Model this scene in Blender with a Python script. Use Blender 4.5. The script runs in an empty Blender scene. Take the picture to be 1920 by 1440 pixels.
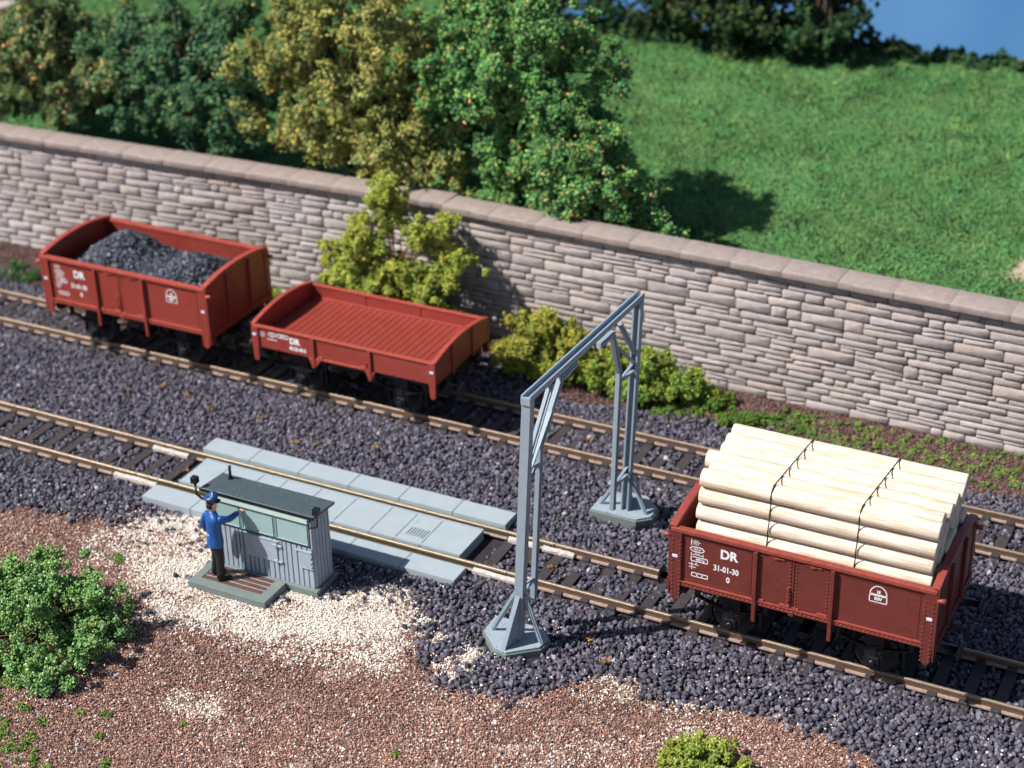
import bpy, math, random
import numpy as np
from mathutils import Vector, Matrix

random.seed(7)
RNG = np.random.default_rng(7)
sc = bpy.context.scene
COL = sc.collection

# ------------------------------------------------------------------ helpers
class MB:
    """collects boxes, bars, tubes and lofts and links them as ONE mesh object"""
    def __init__(s):
        s.v = []; s.f = []; s.sm = []
    def add(s, vs, fs, smooth=False):
        o = len(s.v)
        s.v += [tuple(map(float, p)) for p in vs]
        s.f += [tuple(i + o for i in q) for q in fs]
        s.sm += [smooth] * len(fs)
        return s
    def box(s, x0, x1, y0, y1, z0, z1):
        vs = [(x, y, z) for z in (z0, z1) for y in (y0, y1) for x in (x0, x1)]
        return s.add(vs, [(0, 2, 3, 1), (4, 5, 7, 6), (0, 1, 5, 4), (2, 6, 7, 3), (0, 4, 6, 2), (1, 3, 7, 5)])
    def bar(s, p, q, w, h, side=(1, 0, 0)):
        p = Vector(p); q = Vector(q); d = (q - p).normalized()
        a = Vector(side); a = (a - d * a.dot(d)).normalized(); b = d.cross(a)
        vs = []
        for c in (p, q):
            for i, j in ((-1, -1), (1, -1), (1, 1), (-1, 1)):
                vs.append(c + a * (w / 2 * i) + b * (h / 2 * j))
        return s.add(vs, [(3, 2, 1, 0), (4, 5, 6, 7), (0, 1, 5, 4), (1, 2, 6, 5), (2, 3, 7, 6), (3, 0, 4, 7)])
    def prism(s, poly, axis, a0, a1):
        """2-D polygon extruded along axis 0/1/2"""
        def pt(u, w, a):
            return [(a, u, w), (u, a, w), (u, w, a)][axis]
        n = len(poly)
        vs = [pt(u, w, a0) for u, w in poly] + [pt(u, w, a1) for u, w in poly]
        fs = [tuple(range(n))[::-1], tuple(range(n, 2 * n))]
        fs += [(i, (i + 1) % n, (i + 1) % n + n, i + n) for i in range(n)]
        return s.add(vs, fs)
    def tube(s, pts, rad, n=8, cap=True, flat=None, smooth=True):
        pts = [Vector(p) for p in pts]
        if not hasattr(rad, '__len__'): rad = [rad] * len(pts)
        up = Vector((0, 0, 1)); rings = []
        prev = None
        for i, p in enumerate(pts):
            d = (pts[min(i + 1, len(pts) - 1)] - pts[max(i - 1, 0)]).normalized()
            if prev is None:
                a = d.cross(up if abs(d.z) < .9 else Vector((1, 0, 0))).normalized()
            else:
                a = (prev - d * prev.dot(d)).normalized()
            prev = a; b = d.cross(a)
            r = rad[i]
            ra, rb = r if hasattr(r, '__len__') else (r, r)
            rings.append([p + a * (ra * math.cos(2 * math.pi * k / n)) + b * (rb * math.sin(2 * math.pi * k / n)) for k in range(n)])
        return s.loft(rings, cap, smooth)
    def loft(s, rings, cap=True, smooth=True):
        n = len(rings[0]); vs = [p for r in rings for p in r]; fs = []
        for i in range(len(rings) - 1):
            for k in range(n):
                fs.append((i * n + k, i * n + (k + 1) % n, (i + 1) * n + (k + 1) % n, (i + 1) * n + k))
        s.add(vs, fs, smooth)
        if cap:
            o = len(s.v) - len(vs)
            s.f += [tuple(o + k for k in range(n))[::-1], tuple(o + (len(rings) - 1) * n + k for k in range(n))]
            s.sm += [False, False]
        return s
    def dome(s, c, nrm, r, n=6):
        c = Vector(c); d = Vector(nrm).normalized()
        a = d.cross(Vector((0, 0, 1)) if abs(d.z) < .9 else Vector((1, 0, 0))).normalized(); b = d.cross(a)
        rings = []
        for rr, hh in ((1, 0), (.75, .6)):
            rings.append([c + (a * math.cos(2 * math.pi * k / n) + b * math.sin(2 * math.pi * k / n)) * r * rr + d * r * hh for k in range(n)])
        return s.loft(rings, True, False)
    def rot(s, M, start=0):
        for i in range(start, len(s.v)):
            s.v[i] = tuple(M @ Vector(s.v[i]))
        return s
    def build(s, name, m, parent=None, bevel=0, loc=(0, 0, 0)):
        me = bpy.data.meshes.new(name)
        me.from_pydata(s.v, [], s.f)
        me.polygons.foreach_set('use_smooth', s.sm)
        me.update()
        return link(name, me, m, parent, bevel, loc)

def link(name, me, m, parent=None, bevel=0, loc=(0, 0, 0)):
    o = bpy.data.objects.new(name, me); COL.objects.link(o)
    if m is not None:
        if len(me.materials) == 0: me.materials.append(m)
        else: me.materials[0] = m
    if parent is not None: o.parent = parent
    o.location = loc
    if bevel:
        b = o.modifiers.new('bevel', 'BEVEL'); b.width = bevel; b.segments = 2; b.limit_method = 'ANGLE'; b.angle_limit = math.radians(40)
    return o

def tag(o, label=None, cat=None, group=None, kind=None):
    if label: o['label'] = label
    if cat: o['category'] = cat
    if group: o['group'] = group
    if kind: o['kind'] = kind
    return o

def empty(name, loc, label, cat, group=None):
    o = bpy.data.objects.new(name, None); COL.objects.link(o)
    o.location = loc; o.empty_display_size = .2
    return tag(o, label, cat, group)

def copy_tree(o, parent=None):
    c = o.copy(); COL.objects.link(c)
    if parent is not None: c.parent = parent
    for ch in list(o.children): copy_tree(ch, c)
    return c

def big_mesh(name, verts, faces, m, cols=None, parent=None, smooth=False):
    """fast mesh from numpy arrays, faces (N,k) all with k corners; cols per vertex"""
    me = bpy.data.meshes.new(name)
    n, k = faces.shape
    me.vertices.add(len(verts)); me.vertices.foreach_set('co', verts.astype(np.float32).ravel())
    me.loops.add(n * k); me.loops.foreach_set('vertex_index', faces.astype(np.int32).ravel())
    me.polygons.add(n)
    me.polygons.foreach_set('loop_start', np.arange(0, n * k, k, dtype=np.int32))
    me.polygons.foreach_set('loop_total', np.full(n, k, dtype=np.int32))
    me.polygons.foreach_set('use_smooth', np.full(n, smooth, dtype=bool))
    if cols is not None:
        a = me.color_attributes.new('Col', 'FLOAT_COLOR', 'POINT')
        c4 = np.ones((len(verts), 4), np.float32); c4[:, :3] = cols
        a.data.foreach_set('color', c4.ravel())
    me.update(calc_edges=True); me.validate()
    return link(name, me, m, parent)

# lattice noise ----------------------------------------------------------
_LAT = np.random.default_rng(99).random((4, 128, 128))
def vn(x, y, s=1.0, k=0):
    x = np.asarray(x, float) / s + 37.3; y = np.asarray(y, float) / s + 11.7
    xi = np.floor(x).astype(int); yi = np.floor(y).astype(int)
    fx = x - xi; fy = y - yi
    fx = fx * fx * (3 - 2 * fx); fy = fy * fy * (3 - 2 * fy)
    L = _LAT[k]
    g = lambda i, j: L[i % 128, j % 128]
    return (g(xi, yi) * (1 - fx) + g(xi + 1, yi) * fx) * (1 - fy) + (g(xi, yi + 1) * (1 - fx) + g(xi + 1, yi + 1) * fx) * fy
def fbm(x, y, s=1.0, k=0):
    return vn(x, y, s, k) * .55 + vn(x, y, s * .47, (k + 1) % 4) * .3 + vn(x, y, s * .21, (k + 2) % 4) * .15

# ------------------------------------------------------------------ materials
def mat(name, color=None, rough=.6, vary=.12, scale=8., bump=.0, bscale=40., spec=.4, metal=0., attr=False, speck=None, dist=.01, coat=0):
    m = bpy.data.materials.new(name); m.use_nodes = True
    nt = m.node_tree; N = nt.nodes; Lk = nt.links
    b = N['Principled BSDF']
    b.inputs['Roughness'].default_value = rough
    b.inputs['Metallic'].default_value = metal
    b.inputs['Specular IOR Level'].default_value = spec
    b.inputs['Coat Weight'].default_value = coat
    tc = N.new('ShaderNodeTexCoord')
    if attr:
        src = N.new('ShaderNodeAttribute'); src.attribute_name = 'Col'; base = src.outputs['Color']
    else:
        src = N.new('ShaderNodeRGB'); src.outputs[0].default_value = (*color, 1); base = src.outputs[0]
    nz = N.new('ShaderNodeTexNoise'); nz.inputs['Scale'].default_value = scale; nz.inputs['Detail'].default_value = 5
    Lk.new(tc.outputs['Object'], nz.inputs['Vector'])
    mr = N.new('ShaderNodeMapRange'); mr.inputs['From Min'].default_value = .25; mr.inputs['From Max'].default_value = .75
    mr.inputs['To Min'].default_value = 1 - vary; mr.inputs['To Max'].default_value = 1 + vary
    Lk.new(nz.outputs['Fac'], mr.inputs['Value'])
    hs = N.new('ShaderNodeVectorMath'); hs.operation = 'SCALE'
    Lk.new(base, hs.inputs[0]); Lk.new(mr.outputs[0], hs.inputs['Scale'])
    out = hs.outputs[0]
    if speck:
        c2, sscale, thr = speck
        n2 = N.new('ShaderNodeTexNoise'); n2.inputs['Scale'].default_value = sscale; n2.inputs['Detail'].default_value = 2
        Lk.new(tc.outputs['Object'], n2.inputs['Vector'])
        m2 = N.new('ShaderNodeMapRange'); m2.inputs['From Min'].default_value = thr; m2.inputs['From Max'].default_value = thr + .05
        Lk.new(n2.outputs['Fac'], m2.inputs['Value'])
        mx = N.new('ShaderNodeMix'); mx.data_type = 'RGBA'
        Lk.new(m2.outputs[0], mx.inputs[0]); Lk.new(out, mx.inputs[6]); mx.inputs[7].default_value = (*c2, 1)
        out = mx.outputs[2]
    Lk.new(out, b.inputs['Base Color'])
    if bump:
        n3 = N.new('ShaderNodeTexNoise'); n3.inputs['Scale'].default_value = bscale; n3.inputs['Detail'].default_value = 4
        Lk.new(tc.outputs['Object'], n3.inputs['Vector'])
        bp = N.new('ShaderNodeBump'); bp.inputs['Strength'].default_value = bump; bp.inputs['Distance'].default_value = dist
        Lk.new(n3.outputs['Fac'], bp.inputs['Height']); Lk.new(bp.outputs[0], b.inputs['Normal'])
    return m

M = {}
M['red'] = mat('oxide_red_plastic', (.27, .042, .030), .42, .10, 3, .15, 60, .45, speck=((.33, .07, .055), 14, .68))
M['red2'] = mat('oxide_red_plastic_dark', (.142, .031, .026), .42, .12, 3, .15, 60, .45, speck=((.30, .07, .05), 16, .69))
M['redrim2'] = mat('lighter_maroon_edges', (.27, .055, .040), .42, .2, 9, .2, 50, .45)  # rails and fittings of the log wagon, lighter than its body
M['redrim'] = mat('lighter_red_edges', (.37, .065, .045), .42, .2, 9, .2, 50, .45)  # same for the other two wagons, a lighter red than the sides
M['black'] = mat('black_plastic', (.010, .011, .014), .32, .3, 6, .2, 40, .5)
M['steel'] = mat('dark_wheel_steel', (.03, .03, .035), .35, .3, 9, 0, 40, .6, metal=.4)
M['white'] = mat('white_print', (.78, .78, .82), .6, .05)
M['clip'] = mat('pale_label_holder', (.62, .68, .76), .5, .1)
M['coal'] = mat('coal', None, .5, .25, 6, .3, 20, .45, attr=True)
M['stone'] = mat('crushed_ballast', None, .62, .30, 22, .5, 30, .30, attr=True)
M['grain'] = mat('fine_scatter', None, .7, .2, 30, 0, 30, .3, attr=True)
M['soil'] = mat('ground_soil', None, .9, .25, 5, .8, 30, .2, attr=True, dist=.03)
M['leaf'] = mat('foam_foliage', None, .85, .25, 12, 0, 30, .15, attr=True)
M['twig'] = mat('twig', (.20, .095, .035), .8, .25, 12, .3)
M['bark'] = mat('bark', (.06, .04, .025), .9, .3, 12, .6, 18)
M['wallstone'] = mat('painted_rubble_stone', None, .75, .16, 5, .55, 14, .3, attr=True, dist=.02)
M['mortar'] = mat('dark_joint', (.075, .06, .052), .9, .3, 6, .4)
M['coping'] = mat('coping_stone', (.312, .250, .228), .75, .14, 5, .5, 22, .3, speck=((.44, .36, .33), 26, .64))
M['grey'] = mat('blue_grey_plastic', (.27, .335, .40), .5, .06, 4, .12, 90, .4, speck=((.20, .26, .31), 60, .70))
M['greyslab'] = mat('speckled_footing', (.29, .35, .40), .6, .06, 4, .2, 90, .4, speck=((.07, .08, .09), 26, .635))
M['greydark'] = mat('dark_grey_plinth', (.165, .20, .19), .6, .1, 4, .15, 70, .4)
M['deck'] = mat('weighbridge_grey', (.345, .40, .435), .55, .06, 2, .10, 90, .4, speck=((.22, .29, .33), 70, .68))
M['groove'] = mat('dark_groove', (.022, .017, .017), .9, .2)
M['hut'] = mat('hut_grey', (.34, .40, .475), .55, .06, 4, .12, 90, .4)
M['pane'] = mat('pale_green_panel', (.30, .44, .44), .45, .05, 5, .1, 90, .45, speck=((.18, .27, .27), 60, .71))
M['trim'] = mat('pale_green_trim', (.50, .64, .58), .5, .05)
M['roof'] = mat('slate_grey_roof', (.062, .088, .098), .45, .12, 5, .15, 80, .45, speck=((.55, .58, .58), 30, .685))
M['plank'] = mat('brown_planks', (.115, .058, .050), .55, .25, 6, .4, 25)
M['rust'] = mat('rusty_rail_side', (.13, .075, .048), .55, .25, 6, .3, 30, .4)
M['railtop'] = mat('worn_rail_head', (.38, .29, .215), .45, .15, 5, 0, 30, .5, metal=.6)
M['brass'] = mat('bright_brass_rail', (.40, .325, .225), .48, .15, 5, 0, 30, .5, metal=.6)
M['brassweb'] = mat('tarnished_brass_web', (.10, .085, .05), .45, .2, 6, .2, 30, .5, metal=.3)
M['foot'] = mat('pinkish_rail_foot', (.30, .215, .18), .6, .25, 12, .5, 40)
M['sleeper'] = mat('black_brown_sleeper', (.05, .040, .043), .6, .3, 7, .5, 25)
M['plaster'] = mat('off_white_insulator', (.50, .45, .41), .8, .25, 12, .8, 25, dist=.02)
M['log'] = None
M['endgrain'] = mat('sawn_end_grain', (.78, .62, .50), .8, .15, 20, .5, 60)
M['thread'] = mat('black_thread', (.012, .012, .014), .8, .1)
M['blue'] = mat('blue_uniform_paint', (.008, .078, .29), .40, .15, 6, .25, 14, .5, speck=((.6, .6, .65), 13, .735))
M['capblue'] = mat('blue_cap_paint', (.012, .05, .17), .35, .15, 9, .2, 20, .5)
M['trouser'] = mat('black_trousers', (.014, .015, .016), .55, .3, 9, .3, 20)
M['skin'] = mat('skin_paint', (.78, .46, .33), .5, .1)
M['hair'] = mat('dark_hair', (.03, .018, .012), .6, .2)
M['glove'] = mat('white_glove', (.75, .73, .70), .6, .05)
M['eye'] = mat('eye_dark', (.02, .02, .02), .3, .0)
M['path'] = mat('pale_path', (.36, .30, .28), .9, .2, 2, .4, 12)
M['rubble'] = mat('coping_joint', (.24, .19, .17), .9, .2)

def log_mat():
    m = bpy.data.materials.new('peeled_pale_wood'); m.use_nodes = True
    nt = m.node_tree; N = nt.nodes; Lk = nt.links; b = N['Principled BSDF']
    b.inputs['Roughness'].default_value = .75; b.inputs['Specular IOR Level'].default_value = .2
    tc = N.new('ShaderNodeTexCoord'); mp = N.new('ShaderNodeMapping'); mp.inputs['Scale'].default_value = (.5, 9, 9)
    oi = N.new('ShaderNodeObjectInfo'); ad = N.new('ShaderNodeVectorMath'); ad.operation = 'ADD'
    Lk.new(tc.outputs['Object'], ad.inputs[0])
    ml = N.new('ShaderNodeMath'); ml.operation = 'MULTIPLY'; ml.inputs[1].default_value = 40
    Lk.new(oi.outputs['Random'], ml.inputs[0]); Lk.new(ml.outputs[0], ad.inputs[1]); Lk.new(ad.outputs[0], mp.inputs['Vector'])
    n1 = N.new('ShaderNodeTexNoise'); n1.inputs['Scale'].default_value = 3; n1.inputs['Detail'].default_value = 6; Lk.new(mp.outputs[0], n1.inputs['Vector'])
    r1 = N.new('ShaderNodeValToRGB'); e = r1.color_ramp.elements
    e[0].position = .36; e[0].color = (.60, .45, .31, 1); e[1].position = .58; e[1].color = (.74, .68, .58, 1)
    Lk.new(n1.outputs['Fac'], r1.inputs[0])
    mp2 = N.new('ShaderNodeMapping'); mp2.inputs['Scale'].default_value = (1.1, 3.5, 3.5); Lk.new(ad.outputs[0], mp2.inputs['Vector'])
    n2 = N.new('ShaderNodeTexNoise'); n2.inputs['Scale'].default_value = 1.4; n2.inputs['Detail'].default_value = 5; Lk.new(mp2.outputs[0], n2.inputs['Vector'])
    r2 = N.new('ShaderNodeValToRGB'); e = r2.color_ramp.elements
    e[0].position = .60; e[0].color = (0, 0, 0, 1); e[1].position = .72; e[1].color = (1, 1, 1, 1)
    Lk.new(n2.outputs['Fac'], r2.inputs[0])
    mx = N.new('ShaderNodeMix'); mx.data_type = 'RGBA'
    mf = N.new('ShaderNodeMath'); mf.operation = 'MULTIPLY'; mf.inputs[1].default_value = .7; Lk.new(r2.outputs[0], mf.inputs[0])
    Lk.new(mf.outputs[0], mx.inputs[0]); Lk.new(r1.outputs[0], mx.inputs[6]); mx.inputs[7].default_value = (.66, .44, .25, 1)
    Lk.new(mx.outputs[2], b.inputs['Base Color'])
    bp = N.new('ShaderNodeBump'); bp.inputs['Strength'].default_value = .5; bp.inputs['Distance'].default_value = .01
    Lk.new(n1.outputs['Fac'], bp.inputs['Height']); Lk.new(bp.outputs[0], b.inputs['Normal'])
    return m
M['log'] = log_mat()

# ------------------------------------------------------------------ camera, light, world
CAM = np.array([18.0, -30.6537, 22.8248])
yaw, pitch, roll, FPX = .4778, .4901, -.0241, 3357.08
def cam_axes():
    cy, sy, cp, sp = math.cos(yaw), math.sin(yaw), math.cos(pitch), math.sin(pitch)
    f = np.array([-sy * cp, cy * cp, -sp]); r = np.array([cy, sy, 0]); u = np.cross(r, f)
    return math.cos(roll) * r + math.sin(roll) * u, math.cos(roll) * u - math.sin(roll) * r, f
R_, U_, F_ = cam_axes()
def in_view(P, margin=260):
    d = P - CAM; z = d @ F_
    x = 960 + FPX * (d @ R_) / z; y = 720 - FPX * (d @ U_) / z
    return (x > -margin) & (x < 1920 + margin) & (y > -margin) & (y < 1440 + margin)
cd = bpy.data.cameras.new('camera'); cam = bpy.data.objects.new('camera', cd); COL.objects.link(cam)
cam.matrix_world = Matrix(((R_[0], U_[0], -F_[0], CAM[0]), (R_[1], U_[1], -F_[1], CAM[1]), (R_[2], U_[2], -F_[2], CAM[2]), (0, 0, 0, 1)))
cd.sensor_width = 36; cd.lens = FPX / 1920 * 36; cd.clip_end = 500
cd.dof.use_dof = True; cd.dof.focus_distance = 37.2; cd.dof.aperture_fstop = .26
sc.camera = cam

SUNV = Vector((-.78 * .668, -.625 * .668, .744)).normalized()     # towards the sun
sd = bpy.data.lights.new('sun', 'SUN'); sun = bpy.data.objects.new('sun', sd); COL.objects.link(sun)
sd.energy = 5.0; sd.angle = math.radians(.6); sd.color = (1, .965, .91)
sun.rotation_euler = SUNV.to_track_quat('Z', 'Y').to_euler(); sun.location = (-20, -20, 30)
w = bpy.data.worlds.new('World'); sc.world = w; w.use_nodes = True
nt = w.node_tree; bg = nt.nodes['Background']; sk = nt.nodes.new('ShaderNodeTexSky')
sk.sky_type = 'NISHITA'; sk.sun_disc = False; sk.sun_elevation = math.asin(SUNV.z)
sk.sun_rotation = math.atan2(SUNV.x, SUNV.y) % (2 * math.pi)
nt.links.new(sk.outputs[0], bg.inputs[0]); bg.inputs[1].default_value = .065
sc.view_settings.view_transform = 'Standard'; sc.view_settings.look = 'None'; sc.view_settings.exposure = .4; sc.view_settings.gamma = 1
sc.cycles.use_denoising = True
sc.cycles.max_bounces = 3; sc.cycles.diffuse_bounces = 2; sc.cycles.glossy_bounces = 2; sc.cycles.transmission_bounces = 1

# ------------------------------------------------------------------ scattering
def ico():
    t = (1 + 5 ** .5) / 2
    v = np.array([(-1, t, 0), (1, t, 0), (-1, -t, 0), (1, -t, 0), (0, -1, t), (0, 1, t), (0, -1, -t), (0, 1, -t), (t, 0, -1), (t, 0, 1), (-t, 0, -1), (-t, 0, 1)], float)
    v /= np.linalg.norm(v[0])
    f = np.array([(0, 11, 5), (0, 5, 1), (0, 1, 7), (0, 7, 10), (0, 10, 11), (1, 5, 9), (5, 11, 4), (11, 10, 2), (10, 7, 6), (7, 1, 8), (3, 9, 4), (3, 4, 2), (3, 2, 6), (3, 6, 8), (3, 8, 9), (4, 9, 5), (2, 4, 11), (6, 2, 10), (8, 6, 7), (9, 8, 1)])
    return v, f
def octa():
    v = np.array([(1, 0, 0), (-1, 0, 0), (0, 1, 0), (0, -1, 0), (0, 0, 1), (0, 0, -1)], float)
    f = np.array([(0, 2, 4), (2, 1, 4), (1, 3, 4), (3, 0, 4), (2, 0, 5), (1, 2, 5), (3, 1, 5), (0, 3, 5)])
    return v, f
ICO = ico(); OCT = octa()
def rand_rot(n, rng):
    q = rng.normal(size=(n, 4)); q /= np.linalg.norm(q, axis=1)[:, None]
    a, b, c, d = q.T
    return np.stack([np.stack([1 - 2 * (c * c + d * d), 2 * (b * c - a * d), 2 * (b * d + a * c)], -1),
                     np.stack([2 * (b * c + a * d), 1 - 2 * (b * b + d * d), 2 * (c * d - a * b)], -1),
                     np.stack([2 * (b * d - a * c), 2 * (c * d + a * b), 1 - 2 * (b * b + c * c)], -1)], 1)
def scatter(P, size, cols, tmpl=ICO, jit=.22, rng=RNG, squash=(.7, 1.25)):
    v, f = tmpl; n = len(P); k = len(v)
    nv = 16
    var = np.stack([v * (1 + rng.uniform(-jit, jit, (k, 1))) + rng.uniform(-jit * .5, jit * .5, (k, 3)) for _ in range(nv)])
    V = var[rng.integers(0, nv, n)] * rng.uniform(squash[0], squash[1], (n, 1, 3)) * np.asarray(size).reshape(-1, 1, 1)
    V = np.einsum('nij,nkj->nki', rand_rot(n, rng), V) + P[:, None, :]
    F = (f[None] + (np.arange(n) * k)[:, None, None]).reshape(-1, 3)
    C = np.repeat(cols, k, axis=0)
    return V.reshape(-1, 3), F, C
def pick(pal, wts, n, rng=RNG, jit=.18):
    pal = np.array(pal); i = rng.choice(len(pal), n, p=np.array(wts) / sum(wts))
    return np.clip(pal[i] * rng.uniform(1 - jit, 1 + jit, (n, 1)), 0, 1)
def jgrid(x0, x1, y0, y1, s, rng=RNG):
    xs = np.arange(x0, x1, s); ys = np.arange(y0, y1, s)
    X, Y = np.meshgrid(xs, ys); X = X + (np.arange(len(ys)) % 2)[:, None] * s * .5
    return np.stack([X.ravel() + rng.uniform(-.42, .42, X.size) * s, Y.ravel() + rng.uniform(-.42, .42, X.size) * s], 1)
def inpoly(x, y, poly):
    r = np.zeros(len(x), bool); n = len(poly)
    for i in range(n):
        (x0, y0), (x1, y1) = poly[i], poly[(i + 1) % n]
        if y0 == y1: continue
        c = ((y0 > y) != (y1 > y)) & (x < (x1 - x0) * (y - y0) / (y1 - y0) + x0)
        r ^= c
    return r

# ------------------------------------------------------------------ ground zones (world metres, seen from above)
D = 5.588           # centre line of the far track
WHITE = [(-7.5, -2.7), (-6.9, -1.9), (-6.2, -1.45), (-5.4, -1.5), (-4.3, -1.5), (-1.4, -1.9), (-1.2, -2.9), (-.6, -2.3), (.3, -2.15), (1.1, -2.4), (1.5, -3.1), (1.15, -3.94), (.4, -4.7), (-.5, -5.3), (-1.4, -5.55), (-3.0, -5.35), (-4.1, -5.4), (-5.2, -4.7), (-6.2, -4.2), (-7.1, -3.5)]
WHITE2 = [(1.75, -3.7), (2.2, -3.3), (3.2, -3.7), (3.3, -4.25), (2.6, -4.45)]
LIGHTS = [[(-.93, -4.91), (1.1, -3.6), (1.7, -4.6), (.3, -5.5)], [(5.3, -3.5), (6.2, -2.9), (6.9, -3.3), (5.9, -3.9)], [(7.2, -3.0), (7.9, -2.9), (8.0, -3.3), (7.3, -3.4)],
          [(-6.9, -3.1), (-5.4, -2.6), (-5.2, -3.6), (-6.3, -3.7)], [(-2.2, -7.3), (-1.0, -6.8), (-1.1, -7.5), (-2.0, -7.8)]]
BROWN = [(-30, -4.2), (-12, -3.7), (-10.34, -3.28), (-8.5, -2.75), (-6.85, -2.98), (-5.2, -3.6), (-3.34, -4.2), (-1.05, -3.5), (.7, -2.6), (1.6, -3.68), (2.1, -4.3), (2.77, -4.7), (3.97, -4.8), (4.9, -4.3), (5.45, -3.36), (6.0, -3.0), (7.0, -3.2), (7.62, -2.85), (8.8, -2.9), (9.8, -3.15), (10.8, -3.2), (12, -3.9), (16, -5), (30, -5), (30, -40), (-30, -40)]
DIRT = [(-40, 8.0), (-20.3, 8.1), (-18.5, 7.6), (-10, 8.1), (-3.6, 8.9), (-1.5, 8.3), (-.3, 7.75), (2, 7.6), (3.3, 7.9), (5.4, 8.2), (7.7, 7.8), (10.5, 7.55), (12, 7.4), (30, 7), (30, 10.4), (-40, 10.4)]
def zones(x, y):
    """0 ballast, 1 brown scatter, 2 white scatter, 3 dirt by the wall; ragged borders"""
    j = (fbm(x, y, .9, 0) - .5) * 1.1; k = (fbm(x, y, .9, 2) - .5) * 1.1
    hx = RNG.normal(0, .14, len(x)); hy = RNG.normal(0, .14, len(x))
    X, Y = x + j + hx, y + k + hy
    z = np.zeros(len(x), int)
    z[inpoly(X, Y, DIRT)] = 3
    z[inpoly(X, Y, BROWN)] = 1
    W2x, W2y = x + j * 1.2 + RNG.normal(0, .30, len(x)), y + k * 1.2 + RNG.normal(0, .30, len(x))
    wm = inpoly(W2x, W2y, WHITE) | (inpoly(X, Y, WHITE2) & (fbm(x, y, .5, 3) > .40))
    z[wm & (RNG.random(len(x)) < .95)] = 2
    for L in LIGHTS:
        q = inpoly(X, Y, L) & (z == 1) & (RNG.random(len(x)) < .62); z[q] = 2
    # brown grains strewn through the white
    dx = np.hypot((x + 2.2) / 3.4, (y + 3.6) / 1.7)
    far = (z == 2) & (fbm(x, y, .7, 1) + np.clip(dx - .8, 0, 1) * .3 > .60) & (RNG.random(len(x)) < .42); z[far] = 1
    # pale grains strewn everywhere in the brown
    q = (z == 1) & (RNG.random(len(x)) < .02 + .20 * np.clip(fbm(x, y, 2.2, 3) - .5, 0, 1) * 3); z[q] = 2
    return z
def gz(x, y):
    """height of the ground sheet"""
    x = np.asarray(x, float); y = np.asarray(y, float)
    z = -.30 + (fbm(x, y, 2.5, 1) - .5) * .09
    f = np.clip((-y - 2.4) / 1.5, 0, 1); z = z + f * .08
    f = np.clip((-y - 5.0) / 8, 0, 1); z = z + f * .10 * fbm(x, y, 3.5, 2)
    pb = np.clip((1.9 - np.abs(x + 2.98) + 3.2) / .8, 0, 1) * np.clip((2.5 - np.abs(y)) / .7, 0, 1) * (np.abs(y) > 1.2); z = z + pb * .11
    f = np.clip((y - 7.6) / 1.6, 0, 1); z = z + f * (.16 + .12 * fbm(x, y, 1.2, 0))
    return z

def ground_sheet():
    xs = np.concatenate([np.arange(-90, -26, 4), np.arange(-26, 18, .22), np.arange(18, 90, 4)])
    ys = np.concatenate([np.arange(-60, -12, 4), np.arange(-12, 10.2, .22)])
    X, Y = np.meshgrid(xs, ys); x, y = X.ravel(), Y.ravel()
    V = np.stack([x, y, gz(x, y)], 1)
    zn = zones(x, y)
    pal = np.array([(.035, .031, .038), (.24, .13, .10), (.62, .54, .47), (.12, .07, .06)])
    C = pal[zn]
    n, m = X.shape
    i = np.arange(n * m).reshape(n, m)
    F = np.stack([i[:-1, :-1], i[:-1, 1:], i[1:, 1:], i[1:, :-1]], -1).reshape(-1, 4)
    o = big_mesh('ground', V, F, M['soil'], C, smooth=True)
    tag(o, 'brown and grey ground of the railway yard', 'ground', kind='structure')
ground_sheet()

RAILS_Y = [-.75, .75, D - .75, D + .75]
SL_NEAR = [2.94 + .65 * k for k in range(-42, 18)]
SL_NEAR = [x for x in SL_NEAR if not (-7.35 < x < 1.25)]
SL_FAR = [1.09 + .575 * k for k in range(-44, 22)]
def keep_off(x, y, r):
    """True where a stone may lie (not inside slab, sleeper, rail, hut ...)"""
    ok = np.ones(len(x), bool)
    for ry in RAILS_Y: ok &= np.abs(y - ry) > .10 + r
    ok &= ~((x > -7.36 - r * .3) & (x < 1.40 + r * .3) & (np.abs(y) < 1.62 + r * .3))
    ok &= ~((x > -4.2) & (x < -1.24) & (y > -3.22) & (y < -2.26))
    ok &= ~((x > -4.2) & (x < -2.05) & (y > -4.10) & (y < -3.1))
    ok &= ~((x > 2.85) & (x < 4.25) & (y > -3.35) & (y < -2.35))
    ok &= ~((x > 2.85) & (x < 4.35) & (y > 2.5) & (y < 3.5))
    for sl, c in ((SL_NEAR, 0), (SL_FAR, D)):
        sl = np.array(sl); i = np.clip(np.searchsorted(sl, x), 1, len(sl) - 1)
        dd = np.minimum(np.abs(x - sl[i]), np.abs(x - sl[i - 1]))
        on = (np.abs(y - c) < .66) & (dd < .145 + r * .5) & (fbm(x, y, 1.1, 2) < .66)
        ok &= ~on
    return ok

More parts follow.
